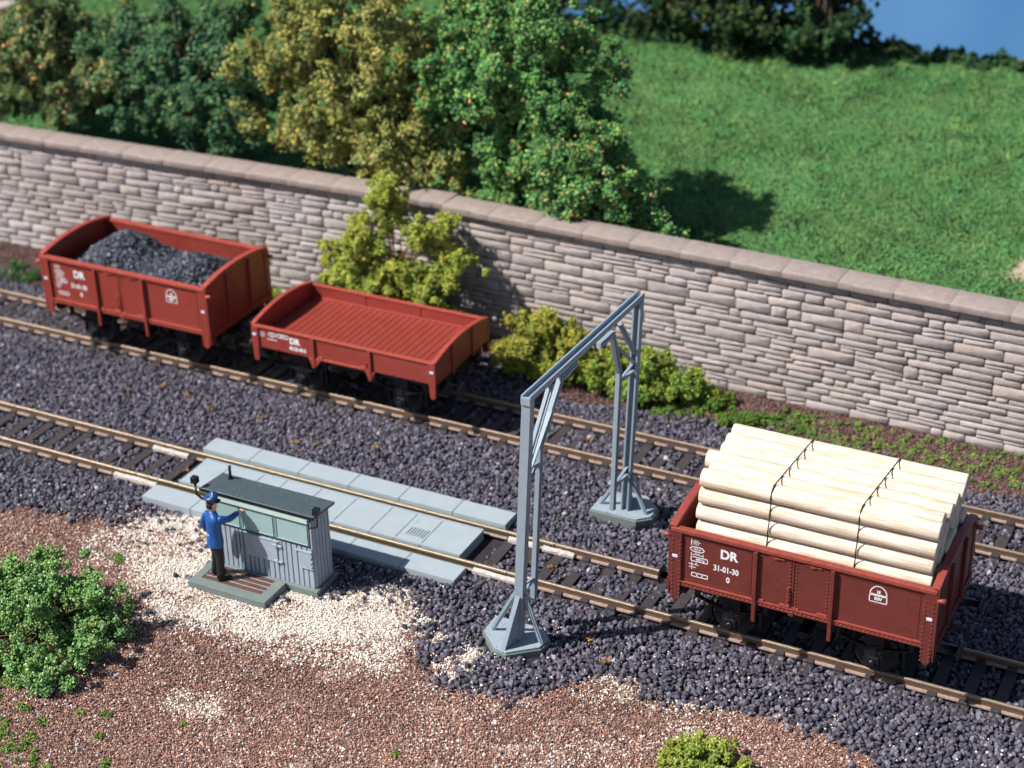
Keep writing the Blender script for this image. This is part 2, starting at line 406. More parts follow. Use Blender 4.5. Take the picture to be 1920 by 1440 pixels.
def ballast():
    P = jgrid(-27, 18, -5.8, 9.2, .101)
    x, y = P.T
    zn = zones(x, y)
    r = RNG.uniform(.042, .078, len(x))
    ok = (zn == 0) & keep_off(x, y, r)
    x, y, r = x[ok], y[ok], r[ok]
    z = gz(x, y) + r * .55 + RNG.uniform(-.02, .035, len(x))
    tr = (np.abs(y) < .66) | (np.abs(y - D) < .66)
    z = np.where(tr, np.minimum(z, -.20), z)
    # heap up outside the rails to the sleeper tops
    side = ((np.abs(np.abs(y) - 1.3) < .45) | (np.abs(np.abs(y - D) - 1.3) < .45))
    z = np.where(side, np.maximum(z, -.25 + RNG.uniform(-.02, .02, len(x))), z)
    Pt = np.stack([x, y, z], 1); v = in_view(Pt, 380); Pt, r = Pt[v], r[v]
    C = pick([(.102, .093, .126), (.060, .056, .079), (.168, .154, .198), (.116, .102, .114), (.40, .38, .41)], [5, 4, 3, 2, .08], len(Pt))
    V, F, C = scatter(Pt, r, C, ICO, .24)
    o = big_mesh('ballast', V, F, M['stone'], C)
    tag(o, 'dark purple-grey crushed stone ballast around both tracks', 'ballast', kind='stuff')
ballast()

def fines():
    P = jgrid(-15, 16, -12.5, -1.0, .043)
    x, y = P.T; zn = zones(x, y)
    r = RNG.uniform(.017, .031, len(x))
    spill = (zn == 0) & (y < -1.7) & (RNG.random(len(x)) < .018)
    ok = ((zn == 1) | (zn == 2) | spill) & keep_off(x, y, r * .5)
    x, y, r, zn = x[ok], y[ok], r[ok], zn[ok]
    z = gz(x, y) + r * .6 + RNG.uniform(-.008, .016, len(x)) + (zn == 0) * .06
    Pt = np.stack([x, y, z], 1); v = in_view(Pt, 200); Pt, r, zn = Pt[v], r[v], zn[v]
    n = len(Pt)
    big = RNG.random(n) < .05; r = np.where(big, r * 1.5, r) * np.where(zn == 2, 1.08, 1.0)
    brown = pick([(.42, .24, .185), (.315, .175, .14), (.155, .095, .085), (.56, .37, .295), (.46, .21, .12), (.72, .60, .52), (.105, .08, .088)], [5, 5.2, 3.2, 2.8, .6, .9, 1.7], n)
    white = pick([(.84, .78, .69), (.78, .69, .58), (.64, .47, .37), (.86, .82, .76), (.48, .26, .18)], [6, 4, 1.2, 4, .3], n, jit=.1)
    # the brown gets redder and darker in drifts
    dr = fbm(Pt[:, 0], Pt[:, 1], 2.2, 1)[:, None]
    brown = brown * (.72 + .54 * dr)
    C = np.where((zn == 1)[:, None], brown, white)
    V, F, C = scatter(Pt, r, C, OCT, .25, squash=(.8, 1.25))
    o = big_mesh('fine_gravel', V, F, M['grain'], C)
    tag(o, 'reddish brown and off-white fine gravel in the foreground', 'gravel', kind='stuff')
    # darker soil crumbs along the wall
    P = jgrid(-24, 15, 7.0, 10.0, .075); x, y = P.T; zn = zones(x, y)
    ok = (zn == 3); x, y = x[ok], y[ok]
    r = RNG.uniform(.03, .05, len(x)); Pt = np.stack([x, y, gz(x, y) + r * .5], 1); v = in_view(Pt, 120); Pt, r = Pt[v], r[v]
    C = pick([(.15, .085, .075), (.10, .06, .055), (.22, .13, .11)], [4, 3, 2], len(Pt))
    V, F, C = scatter(Pt, r, C, OCT, .25)
    o = big_mesh('soil_crumbs', V, F, M['grain'], C)
    tag(o, 'dark reddish soil crumbs along the foot of the wall', 'soil', kind='stuff')
fines()

# ------------------------------------------------------------------ tracks
def rail_piece(x0, x1, y, par, bright=False):
    m = MB(); h, fw = .034, .082
    m.prism([(y - .018, -.165), (y + .018, -.165), (y + .018, -.06), (y - .018, -.06)], 0, x0, x1)
    o = m.build('rail', M['brassweb'] if bright else M['rust'], par)
    t = MB().prism([(y - h, -.055), (y + h, -.055), (y + h, -.008), (y + h - .012, 0), (y - h + .012, 0), (y - h, -.008)], 0, x0, x1)
    t.build('rail_head', M['brass'] if bright else M['railtop'], o)
    f = MB()
    if bright: f.prism([(y - fw, -.20), (y + fw, -.20), (y + fw, -.185), (y + .02, -.165), (y - .02, -.165), (y - fw, -.185)], 0, x0, x1)
    else:
        f.prism([(y - fw, -.215), (y + fw, -.215), (y + fw, -.185), (y + .02, -.165), (y - .02, -.165), (y - fw, -.185)], 0, x0, x1)
    f.build('rail_foot', M['foot'], o)

def sleeper(x, cy, par):
    m = MB(); t = RNG.uniform(-.015, .015)
    m.box(x - .13 + t, x + .13 + t, cy - 1.27, cy + 1.27, -.36, -.217)
    for ry in (-.75, .75):
        for s in (-1, 1):
            yy = cy + ry + s * .135
            m.box(x - .10, x + .10, yy - s * .055 - .055, yy - s * .055 + .085, -.217, -.150)
    m.build('sleeper', M['sleeper'], par, .012)

far = empty('railway_track', (0, 0, 0), 'straight track on dark sleepers next to the stone wall, under the coal and low-sided wagons', 'railway track')
for y in (D - .75, D + .75): rail_piece(-30, 18, y, far)
for x in SL_FAR: sleeper(x, D, far)
near = empty('railway_track', (0, 0, 0), 'nearer track that crosses the grey weighbridge and runs through the loading gauge', 'railway track')
JL = {-.75: -8.12, .75: -8.33}; JR = {-.75: 2.28, .75: 2.77}
for y in (-.75, .75):
    rail_piece(-30, JL[y] - .012, y, near); rail_piece(JL[y] + .012, JR[y] - .012, y, near, True); rail_piece(JR[y] + .012, 18, y, near)
for x in SL_NEAR: sleeper(x, 0, near)
def joiner(x0, x1, y, s):
    m = MB(); n = 9
    ring = []
    for i in range(n):
        x = x0 + (x1 - x0) * i / (n - 1); q = RNG.uniform(-.012, .012); w_ = .105 + RNG.uniform(-.015, .01)
        a, b = y + s * .055, y + s * (.055 + w_)
        ring.append([(x, a, -.21), (x, b, -.21), (x, b + q, -.12 + q), (x, a, -.085 + q)])
    m.loft(ring, True, False); m.build('rail_joiner', M['plaster'], near, .01)
joiner(-8.75, -7.45, -.75, -1); joiner(-8.65, -7.55, .75, -1); joiner(1.45, 3.0, -.75, -1); joiner(1.6, 2.35, .75, -1); joiner(2.5, 3.3, .75, -1)

# ------------------------------------------------------------------ weighbridge
wb = empty('weighbridge', (-2.98, 0, -.3), 'long pale grey track weighbridge flush with the rails behind the hut', 'weighbridge')
def P_(o, par):                      # keep world coordinates for a child of an empty that stands elsewhere
    o.location = Vector(o.location) - Vector(par.location); return o
X0, X1 = -6.94, .98
cuts = [-6.94, -6.15, -5.16, -4.48, -3.49, -2.47, -1.47, -.78, -.08, .98]
m = MB()
for a, b in zip(cuts[:-1], cuts[1:]): m.box(a + .008, b - .008, -.60, .60, -.30, -.03)
for a in (-6.0, -5.0): pass
dk = P_(m.build('deck_plate', M['deck'], wb, .006), wb)
m = MB().box(X0 + .05, X1 - .05, -.59, .59, -.29, -.045); g = m.build('groove_bed', M['groove'], dk)
m = MB()
for s in (-1, 1):
    m.box(X0, X1, s * .575 - .022, s * .575 + .022, -.0298, -.008)
    for k in range(44): m.dome((X0 + .1 + k * .178, s * .535, -.031), (0, 0, 1), .014)
m.build('edge_strip', M['deck'], dk, .006)
m = MB()
for k in range(6):
    x = -.62 + k * .075; m.box(x, x + .022, -.32, .0, -.0299, -.010)
m.box(-.66, -.20, -.35, -.325, -.0299, -.012); m.box(-.18, -.155, -.35, .02, -.0299, -.012)
m.build('hatch_grate', M['deck'], dk, .004)
for y in (.16, .24, .30): MB().box(-.70, -.60, y, y + .02, -.0299, -.012).build('lifting_lug', M['deck'], dk, .004)
for s in (-1, 1):
    c = [-7.34, -5.9, -4.44, -2.98, -1.55, -.07, 1.36]
    for a, b in zip(c[:-1], c[1:]):
        y0, y1 = sorted((s * .98, s * 1.57))
        P_(MB().box(a + .008, b - .008, y0, y1, -.34, -.015).build('edge_slab', M['deck'], wb, .01), wb)
    m = MB().box(-7.3, 1.3, min(s * 1.0, s * 1.55), max(s * 1.0, s * 1.55), -.34, -.05); P_(m.build('slab_bed', M['groove'], wb), wb)
    y0, y1 = sorted((s * .86, s * .965))
    P_(MB().box(-7.2, 1.25, y0, y1, -.34, -.10).build('rail_bearer', M['greydark'], wb), wb)

# ------------------------------------------------------------------ weighing hut
hut = empty('weighing_hut', (-2.7, -2.74, -.2), 'small grey boarded weighing hut with pale green panels and dark flat roof', 'hut')
def hp(mb, name, m, bevel=0, par=None):
    o = mb.build(name, m, par or hut, bevel)
    if par is None: P_(o, hut)
    return o
HX0, HX1, HY0, HY1, HZ = -4.06, -1.34, -3.10, -2.36, 1.79
hp(MB().box(HX0 + .03, HX1 - .03, HY0 + .03, HY1 - .03, -.08, HZ - .02), 'wall_core', M['groove'])
def boards(x0, x1, z0, z1, fixed, axis, sgn, holes=()):
    m = MB(); x = x0; r = random.Random(3)
    while x < x1 - .02:
        w_ = min(r.uniform(.10, .155), x1 - x)
        segs = [(z0, z1)]
        for (a, b, c, d) in holes:
            if x + w_ > a and x < b:
                ns = []
                for (p, q) in segs:
                    if c > p: ns.append((p, min(q, c)))
                    if d < q: ns.append((max(p, d), q))
                segs = [s_ for s_ in ns if s_[1] - s_[0] > .01]
        for p, q in segs:
            if axis == 1: m.box(x + .015, x + w_ - .015, min(fixed, fixed - sgn * .034), max(fixed, fixed - sgn * .034), p, q)
            else: m.box(min(fixed, fixed - sgn * .034), max(fixed, fixed - sgn * .034), x + .014, x + w_ - .014, p, q)
        x += w_
    return m
hp(boards(HX0, HX1, -.08, 1.02, HY0, 1, -1), 'front_wall', M['hut'], .004)
hp(boards(HY0 + .035, HY1, -.08, HZ - .03, HX1, 0, 1), 'side_wall', M['hut'], .004)
hp(boards(HY0 + .035, HY1, -.08, HZ - .03, HX0, 0, -1), 'side_wall', M['hut'], .004)
hp(boards(HX0, HX1, -.08, HZ - .03, HY1, 1, 1), 'rear_wall', M['hut'], .004)
for a, b in ((-4.04, -3.24), (-3.22, -2.33), (-2.31, -1.42)):
    pn = hp(MB().box(a, b, HY0 - .004, HY0 + .03, 1.03, 1.63), 'window', M['pane'])
    f = MB(); t = .012; i = .028
    for (p, q, r0, r1) in ((a + i, b - i, 1.03 + i, 1.03 + i + t), (a + i, b - i, 1.63 - i - t, 1.63 - i), (a + i, a + i + t, 1.03 + i, 1.63 - i), (b - i - t, b - i, 1.03 + i, 1.63 - i)):
        f.box(p, q, HY0 - .022, HY0 - .0035, r0, r1)
    f.build('frame', M['pane'], pn, .003)
hp(MB().box(HX0, -1.40, HY0 - .060, HY0 + .03, 1.655, 1.795), 'lintel', M['trim'], .008)
hp(MB().box(-1.412, -1.378, HY0 - .02, HY0 + .03, 1.0, 1.60), 'corner_trim', M['groove'])
hp(MB().box(-1.375, HX1, HY0 - .016, HY0 + .03, .98, 1.70), 'corner_post', M['hut'], .004)
hp(MB().box(HX0, -1.40, HY0 - .012, HY0 + .02, 1.003, 1.028), 'sill', M['groove'])
d = hp(MB().box(-3.14, -2.30, HY0 - .026, HY0 + .02, .38, .92), 'hatch', M['hut'], .008)
MB().box(-3.16, -2.24, HY0 - .040, HY0 + .0, .925, .965).build('hinge_rail', M['hut'], d, .006)
for z in (.82, .40):
    MB().box(-2.42, -2.17, HY0 - .044, HY0 - .001, z, z + .035).box(-2.36, -2.29, HY0 - .055, HY0 - .001, z - .025, z + .055).build('hinge', M['hut'], d, .006)
MB().bar((-3.10, HY0 - .035, .80), (-3.06, HY0 - .035, .55), .012, .012).bar((-3.06, HY0 - .035, .55), (-3.11, HY0 - .035, .45), .012, .012).build('handle', M['trim'], d)
d = hp(MB().box(-1.72, -1.40, HY0 - .026, HY0 + .02, .46, .86), 'hatch', M['hut'], .008)
m = MB().box(-1.80, -1.37, HY0 - .036, HY0, .865, .90).box(-1.70, -1.37, HY0 - .036, HY0, .43, .458)
for z in (.50, .62, .76): m.box(-1.397, -1.365, HY0 - .04, HY0, z, z + .05)
m.build('hinge_rail', M['hut'], d, .005)
rf = MB().prism([(-3.165, 1.815), (-2.27, 1.735), (-2.27, 1.80), (-3.165, 1.885)], 0, -4.24, -1.22)
rf = hp(rf, 'roof', M['roof'], .008)
MB().box(-4.25, -1.21, -3.180, -3.167, 1.810, 1.884).build('fascia', M['black'], rf, .004)
MB().box(-4.25, -1.21, -3.178, -3.155, 1.888, 1.897).build('drip_edge', M['greydark'], rf, .004)
m = MB().tube([(-3.9, -2.44, 1.79), (-3.9, -2.44, 1.84)], [.075, .07], 10).tube([(-3.9, -2.44, 1.83), (-3.9, -2.44, 2.15)], [.036, .032], 8)
m.build('stove_pipe', M['black'], rf)
def lamp(sx, hx):
    m = MB().tube([(sx, -3.12, 1.55), (sx + (hx - sx) * .55, -3.14, 1.60), (hx, -3.15, 1.68), (hx, -3.15, 1.90)], [.025, .028, .026, .022], 7)
    o = hp(m, 'lamp_bracket', M['black'])
    MB().box(hx - .075, hx + .075, -3.225, -3.075, 1.98, 2.14).build('lamp_housing', M['black'], o, .012)
    MB().tube([(hx, -3.15, 1.90), (hx, -3.15, 1.985)], [.03, .042], 8).build('lamp_base', M['black'], o)
lamp(-4.10, -4.36); lamp(-1.36, -1.13)
pl = hp(MB().box(-4.14, -1.26, -3.19, -2.29, -.34, -.082), 'base_slab', M['greydark'], .012)
pd = hp(MB().prism([(-4.16, -4.08), (-2.08, -4.08), (-2.08, -3.195), (-4.16, -3.195)], 2, -.34, -.11), 'step_slab', M['greydark'])
m = MB().box(-4.16, -2.08, -4.08, -3.83, -.11, -.05).box(-4.16, -3.95, -3.83, -3.195, -.11, -.05).box(-2.34, -2.08, -3.83, -3.195, -.11, -.05)
m.build('step_kerb', M['greydark'], pd, .008)
m = MB()
for k in range(4): m.box(-3.945, -2.345, -3.825 + k * .158, -3.825 + k * .158 + .144, -.109, -.062)
m.build('step_planks', M['plank'], pd, .005)
MB().box(-3.945, -2.345, -3.825, -3.2, -.1095, -.066).build('plank_bed', M['trim'], pd)

# ------------------------------------------------------------------ loading gauge
lg = empty('loading_gauge', (3.62, 0, -.05), 'grey steel loading gauge portal with hinged arms straddling the near track', 'loading gauge')
def lp(mb, name, m=M['grey'], bevel=.006, par=None):
    o = mb.build(name, m, par or lg, bevel)
    if par is None: P_(o, lg)
    return o
def lerp(a, b, t): return tuple(Vector(a).lerp(Vector(b), t))
def gauge_side(s, top, base, fullz):
    # foot slab
    yc = base[1]
    if s < 0: poly = [(2.78, -2.32), (2.78, -2.92), (3.30, -3.44), (3.62, -3.50), (4.22, -3.00), (4.27, -2.62), (4.0, -2.32)]
    else: poly = [(2.83, 2.48), (4.07, 2.48), (4.36, 2.75), (4.36, 3.2), (3.9, 3.62), (3.3, 3.62), (2.83, 3.1)]
    cx = sum(p[0] for p in poly) / len(poly); cy = sum(p[1] for p in poly) / len(poly)
    sh = lambda k: [(cx + (x - cx) * k, cy + (y - cy) * k) for x, y in poly]
    ft = lp(MB().prism(poly, 2, -.40, -.07), 'footing', M['greydark'], .012)
    MB().prism(sh(.94), 2, -.0699, -.02).build('footing_top', M['greyslab'], ft, .010)
    # post: channel open towards the track
    A = Vector(base); B = Vector(top)
    m = MB()
    off = Vector((0, s * .075, 0))
    m.bar(A + off, B + off, .20, .04)
    for q in (-1, 1):
        o = Vector((q * .078, -s * .018, 0)); m.bar(A + o, B + o, .045, .145)
    lp(m, 'post')
    # stays
    hz = 1.15 if s < 0 else .95
    H = A.lerp(B, hz / (B.z - A.z))
    ends = [(2.98, yc - s * .02), (3.52, yc + s * .52), (4.16, yc - s * .02)]
    for i, (ex, ey) in enumerate(ends):
        a = H + Vector(((-.1, 0, .1)[i], s * (.0, .1, .0)[i], 0)); e = Vector((ex, ey, -.02))
        mm = MB()
        if i == 1:
            # solid triangular fin
            t = .035; P0 = A + Vector((0, s * .1, .0)); P0.z = -.02
            pts = [a, e, P0]
            vs = [p + Vector((q * t, 0, 0)) for q in (-1, 1) for p in pts]
            mm.add(vs, [(0, 1, 2), (5, 4, 3), (0, 3, 4, 1), (1, 4, 5, 2), (2, 5, 3, 0)])
            mm.bar(a + Vector((0, s * .02, 0)), e + Vector((0, s * .02, .0)), .11, .03)
        else:
            mm.bar(a, e, .05, .11, (0, 1, 0)); mm.bar(a + Vector((0, s * .0, 0)), e, .085, .03, (0, 1, 0))
        lp(mm, 'stay')
    # hinged gauge arm
    ln = lambda z: A.lerp(B, (z - A.z) / (B.z - A.z)).x
    if s < 0: P = [(3.67, -2.2, .62), (3.88, -2.2, 4.45), (3.97, -1.38, 5.62), (3.98, -.72, 5.64)]
    else: P = [(3.64, 2.05, .42), (3.79, 2.03, 4.1), (3.87, 1.45, 5.34), (3.88, .74, 5.38)]
    mm = MB()
    for a, b in zip(P[:-1], P[1:]):
        a = Vector(a); b = Vector(b); e = (b - a).normalized() * .03
        mm.bar(a - e * 0, b + e, .10, .14)
        mm.bar(a, b, .15, .05)
    lp(mm, 'gauge_arm')
    # links between post and arm, bracing below the beam
    for z in ((1.05, 3.95) if s < 0 else (.95, 3.75)):
        p = A.lerp(B, z / B.z); t = (z - P[0][2]) / (P[1][2] - P[0][2]); q = Vector(P[0]).lerp(Vector(P[1]), t)
        mm = MB().bar((p.x, p.y, z), (q.x, q.y, z + .08), .07, .06).bar((p.x, p.y - s * .02, z + .22), (q.x, q.y + s * .02, z + .10), .06, .04)
        lp(mm, 'link')
    z = 4.25
    p = A.lerp(B, z / B.z); q = Vector((B.x, B.y - s * 1.05, B.z - .12 + (.07 if s < 0 else -.02)*0))
    lp(MB().bar(p + Vector((0, -s * .05, 0)), q, .14, .05).bar(p + Vector((0, -s * .05, 0)), q, .05, .11), 'brace')
    p2 = A.lerp(B, 3.98 / B.z); q2 = Vector(P[1]).lerp(Vector(P[2]), .72)
    lp(MB().bar(p2 + Vector((0, -s * .05, 0)), q2, .11, .045), 'brace')
TN, BN = (3.98, -2.90, 5.86), (3.62, -2.86, -.02)
TF, BF = (3.90, 2.84, 5.56), (3.63, 2.84, -.02)
gauge_side(-1, TN, BN, 5.9); gauge_side(1, TF, BF, 5.6)
a, b = Vector(TN) + Vector((0, -.10, .07)), Vector(TF) + Vector((0, .10, .07))
m = MB().bar(a - Vector((0, 0, .035)), b - Vector((0, 0, .035)), .215, .04)
for q in (-1, 1): m.bar(a + Vector((q * .086, 0, .03)), b + Vector((q * .086, 0, .03)), .043, .10)
m.box(3.875, 4.085, -3.03, -2.96, 5.80, 5.97)
lp(m, 'beam')

# ------------------------------------------------------------------ wagons
def text_mesh(s, size, bold=.0):
    cu = bpy.data.curves.new('txt', 'FONT'); cu.body = s; cu.size = size; cu.align_x = 'CENTER'; cu.align_y = 'CENTER'; cu.offset = bold; cu.resolution_u = 3
    ob = bpy.data.objects.new('txt', cu); COL.objects.link(ob)
    dg = bpy.context.evaluated_depsgraph_get(); dg.update()
    me = bpy.data.meshes.new_from_object(ob.evaluated_get(dg))
    v = [tuple(p.co) for p in me.vertices]; f = [tuple(p.vertices) for p in me.polygons]
    bpy.data.objects.remove(ob); bpy.data.curves.remove(cu); bpy.data.meshes.remove(me)
    return v, f
class Print:
    """flat lettering on the side facing -y at depth y"""
    def __init__(s, y): s.m = MB(); s.y = y
    def text(s, t, x, z, size, bold=0, sx=1.0):
        v, f = text_mesh(t, size, bold)
        s.m.add([(x + a * sx, s.y, z + b) for a, b, _ in v], f); return s
    def line(s, x0, z0, x1, z1, t=.018):
        d = Vector((x1 - x0, z1 - z0)); n = Vector((-d.y, d.x)).normalized() * t / 2
        s.m.add([(x0 - n.x, s.y, z0 - n.y), (x1 - n.x, s.y, z1 - n.y), (x1 + n.x, s.y, z1 + n.y), (x0 + n.x, s.y, z0 + n.y)], [(0, 1, 2, 3)]); return s
    def poly(s, pts, t=.018, closed=True):
        n = len(pts)
        for i in range(n if closed else n - 1): s.line(*pts[i], *pts[(i + 1) % n], t)
        return s
    def done(s, name, par):
        s.m.build(name, M['white'], par); s.m = MB()
    def rect(s, x0, x1, z0, z1, t=.018): return s.poly([(x0, z0), (x1, z0), (x1, z1), (x0, z1)], t)

def running_gear(root, L, zb, legs):
    h = L / 2
    m = MB()
    for s in (-1, 1): m.box(-h + .12, h - .12, s * .95 - .07, s * .95 + .07, zb - .36, zb - .01)
    for s in (-1, 1): m.box(s * (h - .2) - .1, s * (h - .2) + .1, -1.25, 1.25, zb - .38, zb - .011)
    m.box(-h + .2, h - .2, -1.3, 1.3, zb - .12, zb - .012)
    m.box(-.5, .5, -.35, .35, .35, zb - .2); m.box(-.12, .12, -1.0, 1.0, .5, .62)
    m.build('underframe', M['black'], root, .01)
    ax = L * .275
    for sx in (-1, 1):
        cx = sx * ax
        a = MB().tube([(cx, -.98, .46), (cx, .98, .46)], .07, 8).build('axle', M['steel'], root)
        for s in (-1, 1):
            prof = [(.06, .70), (.46, .70), (.46, .80), (.40, .81), (.36, .79), (.12, .80), (.06, .84)]
            rings = []
            for r, yy in [(.51, .66), (.51, .70)] + prof:
                rings.append([(cx + r * math.cos(k * math.pi / 12), s * yy, .46 + r * math.sin(k * math.pi / 12)) for k in range(24)])
            MB().loft(rings, True, True).build('wheel', M['steel'], a)
        for s in (-1, 1):
            y = s * 1.08
            MB().box(cx - .13, cx + .13, y - .10, y + .10, .32, .60).box(cx - .20, cx + .20, y - .03, y + .03, .28, zb - .15).dome((cx, y + s * .10, .46), (0, s, 0), .09, 8).build('axle_box', M['black'], root, .02)
            sp = MB()
            for k in range(4):
                w_ = .75 - k * .17; z = .78 - k * .05
                pts = [(cx + w_ * t / 4, y, z + .15 * (t / 4) ** 2) for t in range(-4, 5)]
                for p, q in zip(pts[:-1], pts[1:]): sp.bar(p, q, .10, .035, (0, 1, 0))
            sp.box(cx - .07, cx + .07, y - .07, y + .07, .60, .84)
            for q in (-1, 1): sp.box(cx + q * .76 - .05, cx + q * .76 + .05, y - .05, y + .05, .9, zb - .02)
            sp.build('leaf_spring', M['black'], root, .006)
            for q in (-1, 1):
                MB().box(cx + q * .56 - .035, cx + q * .56 + .035, s * .76 - .06, s * .76 + .06, .25, .68).bar((cx + q * .56, s * .8, .66), (cx + q * .35, s * .8, zb - .25), .05, .05).build('brake_shoe', M['black'], root)
    for sx in (-1, 1):
        for s in (-1, 1):
            y = s * .87; x0 = sx * (h - .08)
            b = MB().tube([(x0, y, 1.08), (x0 + sx * .12, y, 1.08), (x0 + sx * .13, y, 1.08), (x0 + sx * .46, y, 1.08)], [.14, .12, .085, .075], 12).build('buffer', M['black'], root)
            MB().tube([(x0 + sx * .455, y, 1.08), (x0 + sx * .49, y, 1.08), (x0 + sx * .52, y, 1.08)], [.20, .215, .17], 16).build('buffer_head', M['steel'], b)
        x = sx * h
        MB().bar((x - sx * .1, 0, 1.02), (x + sx * .33, 0, .98), .09, .07).bar((x + sx * .33, -.14, .98), (x + sx * .33, .14, .98), .04, .04).bar((x + sx * .33, 0, .98), (x + sx * .36, 0, .75), .05, .05).build('coupling', M['black'], root)

def rivets(m, pts, nrm, r=.017):
    for p in pts: m.dome(p, nrm, r * 1.45, 6)

def open_wagon(red, rim):
    root = bpy.data.objects.new('open_wagon', None); COL.objects.link(root); root.empty_display_size = .2
    L, W, ZB, ZT = 5.61, 3.0, 1.40, 2.78
    h, hw = L / 2, W / 2
    MB().box(-h + .1, h - .1, -hw + .09, hw - .09, ZB, 1.55).build('floor', red, root)
    for s in (-1, 1):
        yo = s * (hw - .05)
        Y = lambda a, b: (min(s * a, s * b), max(s * a, s * b))
        sd_ = MB().box(-h + .06, h - .06, *Y(hw - .11, hw - .05), ZB + .004, ZT - .09)
        # faint panel ribs
        for a, b in ((-2.60, -1.02), (.80, 2.46)):
            for (p, q, r0, r1) in ((a, b, 1.535, 1.55), (a, b, 2.56, 2.575), (a, a + .02, 1.55, 2.56), (b - .02, b, 1.55, 2.56)):
                sd_.box(p, q, *Y(hw - .052, hw - .040), r0, r1)
        sd_ = sd_.build('side_wall', red, root, .004)
        MB().box(-h + .02, h - .02, *Y(hw - .13, hw + .02), ZT - .10, ZT).build('top_rail', rim, sd_, .018)
        b = MB().box(-h + .25, h - .25, *Y(hw - .06, hw - .012), ZB - .03, ZB + .075).box(-h + .25, h - .25, *Y(hw - .07, hw + .012), ZB + .0752, ZB + .095)
        rivets(b, [(x, s * (hw - .012), ZB + .025) for x in np.arange(-h + .32, h - .3, .095) if not (-.98 < x < -.86 or .64 < x < .76)], (0, s, 0), .016)
        b.build('bottom_rail', rim, sd_, .004)
        for x, wd in ((-.92, .085), (.70, .085)):
            p = MB().box(x - wd / 2, x + wd / 2, *Y(hw - .05, hw + .045), ZB - .43, ZT - .105).box(x - wd / 2 - .035, x + wd / 2 + .035, *Y(hw - .06, hw - .012), ZB + .1, ZT - .12)
            p.build('stanchion', red, sd_, .012)
        for a, b2, hs in ((-.845, -.165, 1), (-.095, .625, -1)):
            d_ = MB().box(a, b2, *Y(hw - .06, hw - .035), ZB + .11, ZT - .15)
            for xx in (a + .035, b2 - .035): rivets(d_, [(xx, s * (hw - .035), z) for z in np.arange(ZB + .16, ZT - .18, .085)], (0, s, 0), .0175)
            d_ = d_.build('door', red, sd_, .006)
            MB().box(a - .02, a + .12, *Y(hw - .04, hw - .005), ZB + .095, ZB + .14).build('hinge', rim, d_, .008)
            MB().box(b2 - .22, b2 + .0, *Y(hw - .04, hw - .002), ZB + .10, ZB + .155).build('hinge', rim, d_, .008)
            m = MB().bar((a + .18, s * (hw - .03), ZT - .155), (b2 - .16, s * (hw - .02), ZT - .16), .03, .025, (0, 1, 0)).box((a + b2) / 2 - .05, (a + b2) / 2 + .06, *Y(hw - .04, hw + .0), ZT - .19, ZT - .14)
            m.build('latch', rim, d_, .006)
            if hs > 0:
                x = b2 - .045
                MB().bar((x, s * (hw + .03), 1.66), (x, s * (hw + .03), 1.98), .03, .03).bar((x + .03, s * (hw - .03), 1.66), (x - .01, s * (hw + .03), 1.66), .04, .05).bar((x + .03, s * (hw - .03), 1.98), (x - .01, s * (hw + .03), 1.98), .04, .05).build('door_handle', rim, d_, .006)
        MB().box(-.155, -.105, *Y(hw - .06, hw - .02), ZB - .06, ZT - .15).box(-.19, -.07, *Y(hw - .05, hw + .01), ZB - .08, ZB + .02).build('door_stile', red, sd_, .01)
    for sx in (-1, 1):
        # arched end wall
        n = 12
        top = [(y, ZT + .02 + .175 * (1 - (y / (hw - .02)) ** 2)) for y in np.linspace(hw - .02, -hw + .02, n + 1)]
        poly = [(-hw + .02, ZB), (hw - .02, ZB)] + top
        x0, x1 = sorted((sx * (h - .08), sx * h))
        e = MB().prism(poly, 0, x0, x1).build('end_wall', red, root, .006)
        rings = []
        xa, xb = sorted((sx * (h - .15), sx * (h + .015)))
        for y, z in top: rings.append([(xa, y, z - .05), (xb, y, z - .05), (xb, y, z + .035), (xa, y, z + .035)])
        MB().loft(rings, True, False).build('end_rail', rim, e, .012)
        xa, xb = sorted((sx * (h + .0), sx * (h + .07)))
        for y in (-.52, .52): MB().box(xa, xb, y - .05, y + .05, ZB - .1, ZT + .06).build('end_rib', red, e, .01)
        m = MB()
        m.box(xa, xb - sx * .02 if sx > 0 else xb, -hw + .05, hw - .05, ZB - .12, ZB + .06)
        m.build('end_sill', red, e, .01)
        for s in (-1, 1):
            Y = lambda a, b: (min(s * a, s * b), max(s * a, s * b))
            xa, xb = sorted((sx * (h - .27), sx * (h + .02)))
            p = MB().box(xa, xb, *Y(hw - .06, hw + .006), ZB, ZT - .105)
            la, lb = sorted((sx * (h - .25), sx * (h - .02)))
            p.prism([(la, ZB - .0), (lb, ZB - .0), (lb - .02, ZB - .36), ((la + lb) / 2, ZB - .42), (la + .02, ZB - .36)], 1, *Y(hw - .06, hw + .006))
            for q in (.045, .21): rivets(p, [(sx * (h - .025 - q), s * (hw + .006), z) for z in np.arange(ZB - .32, ZT - .2, .10)], (0, s, 0), .018)
            ea, eb = sorted((sx * (h - .01), sx * (h + .022)))
            p.box(ea, eb, *Y(hw - .22, hw + .004), ZB - .3, ZT - .0)
            p = p.build('corner_post', red, root, .006)
            MB().box(sx * (h - .13) - .06, sx * (h - .13) + .06, *Y(hw + .004, hw + .022), 2.06, 2.13).build('label_holder', M['clip'], p, .006)
            MB().tube([(sx * (h - .02), s * (hw - .03), ZT - .22), (sx * (h + .15), s * (hw - .03), ZT - .22)], [.05, .06], 8).build('lamp_iron', rim, p)
    running_gear(root, L, ZB, .97)
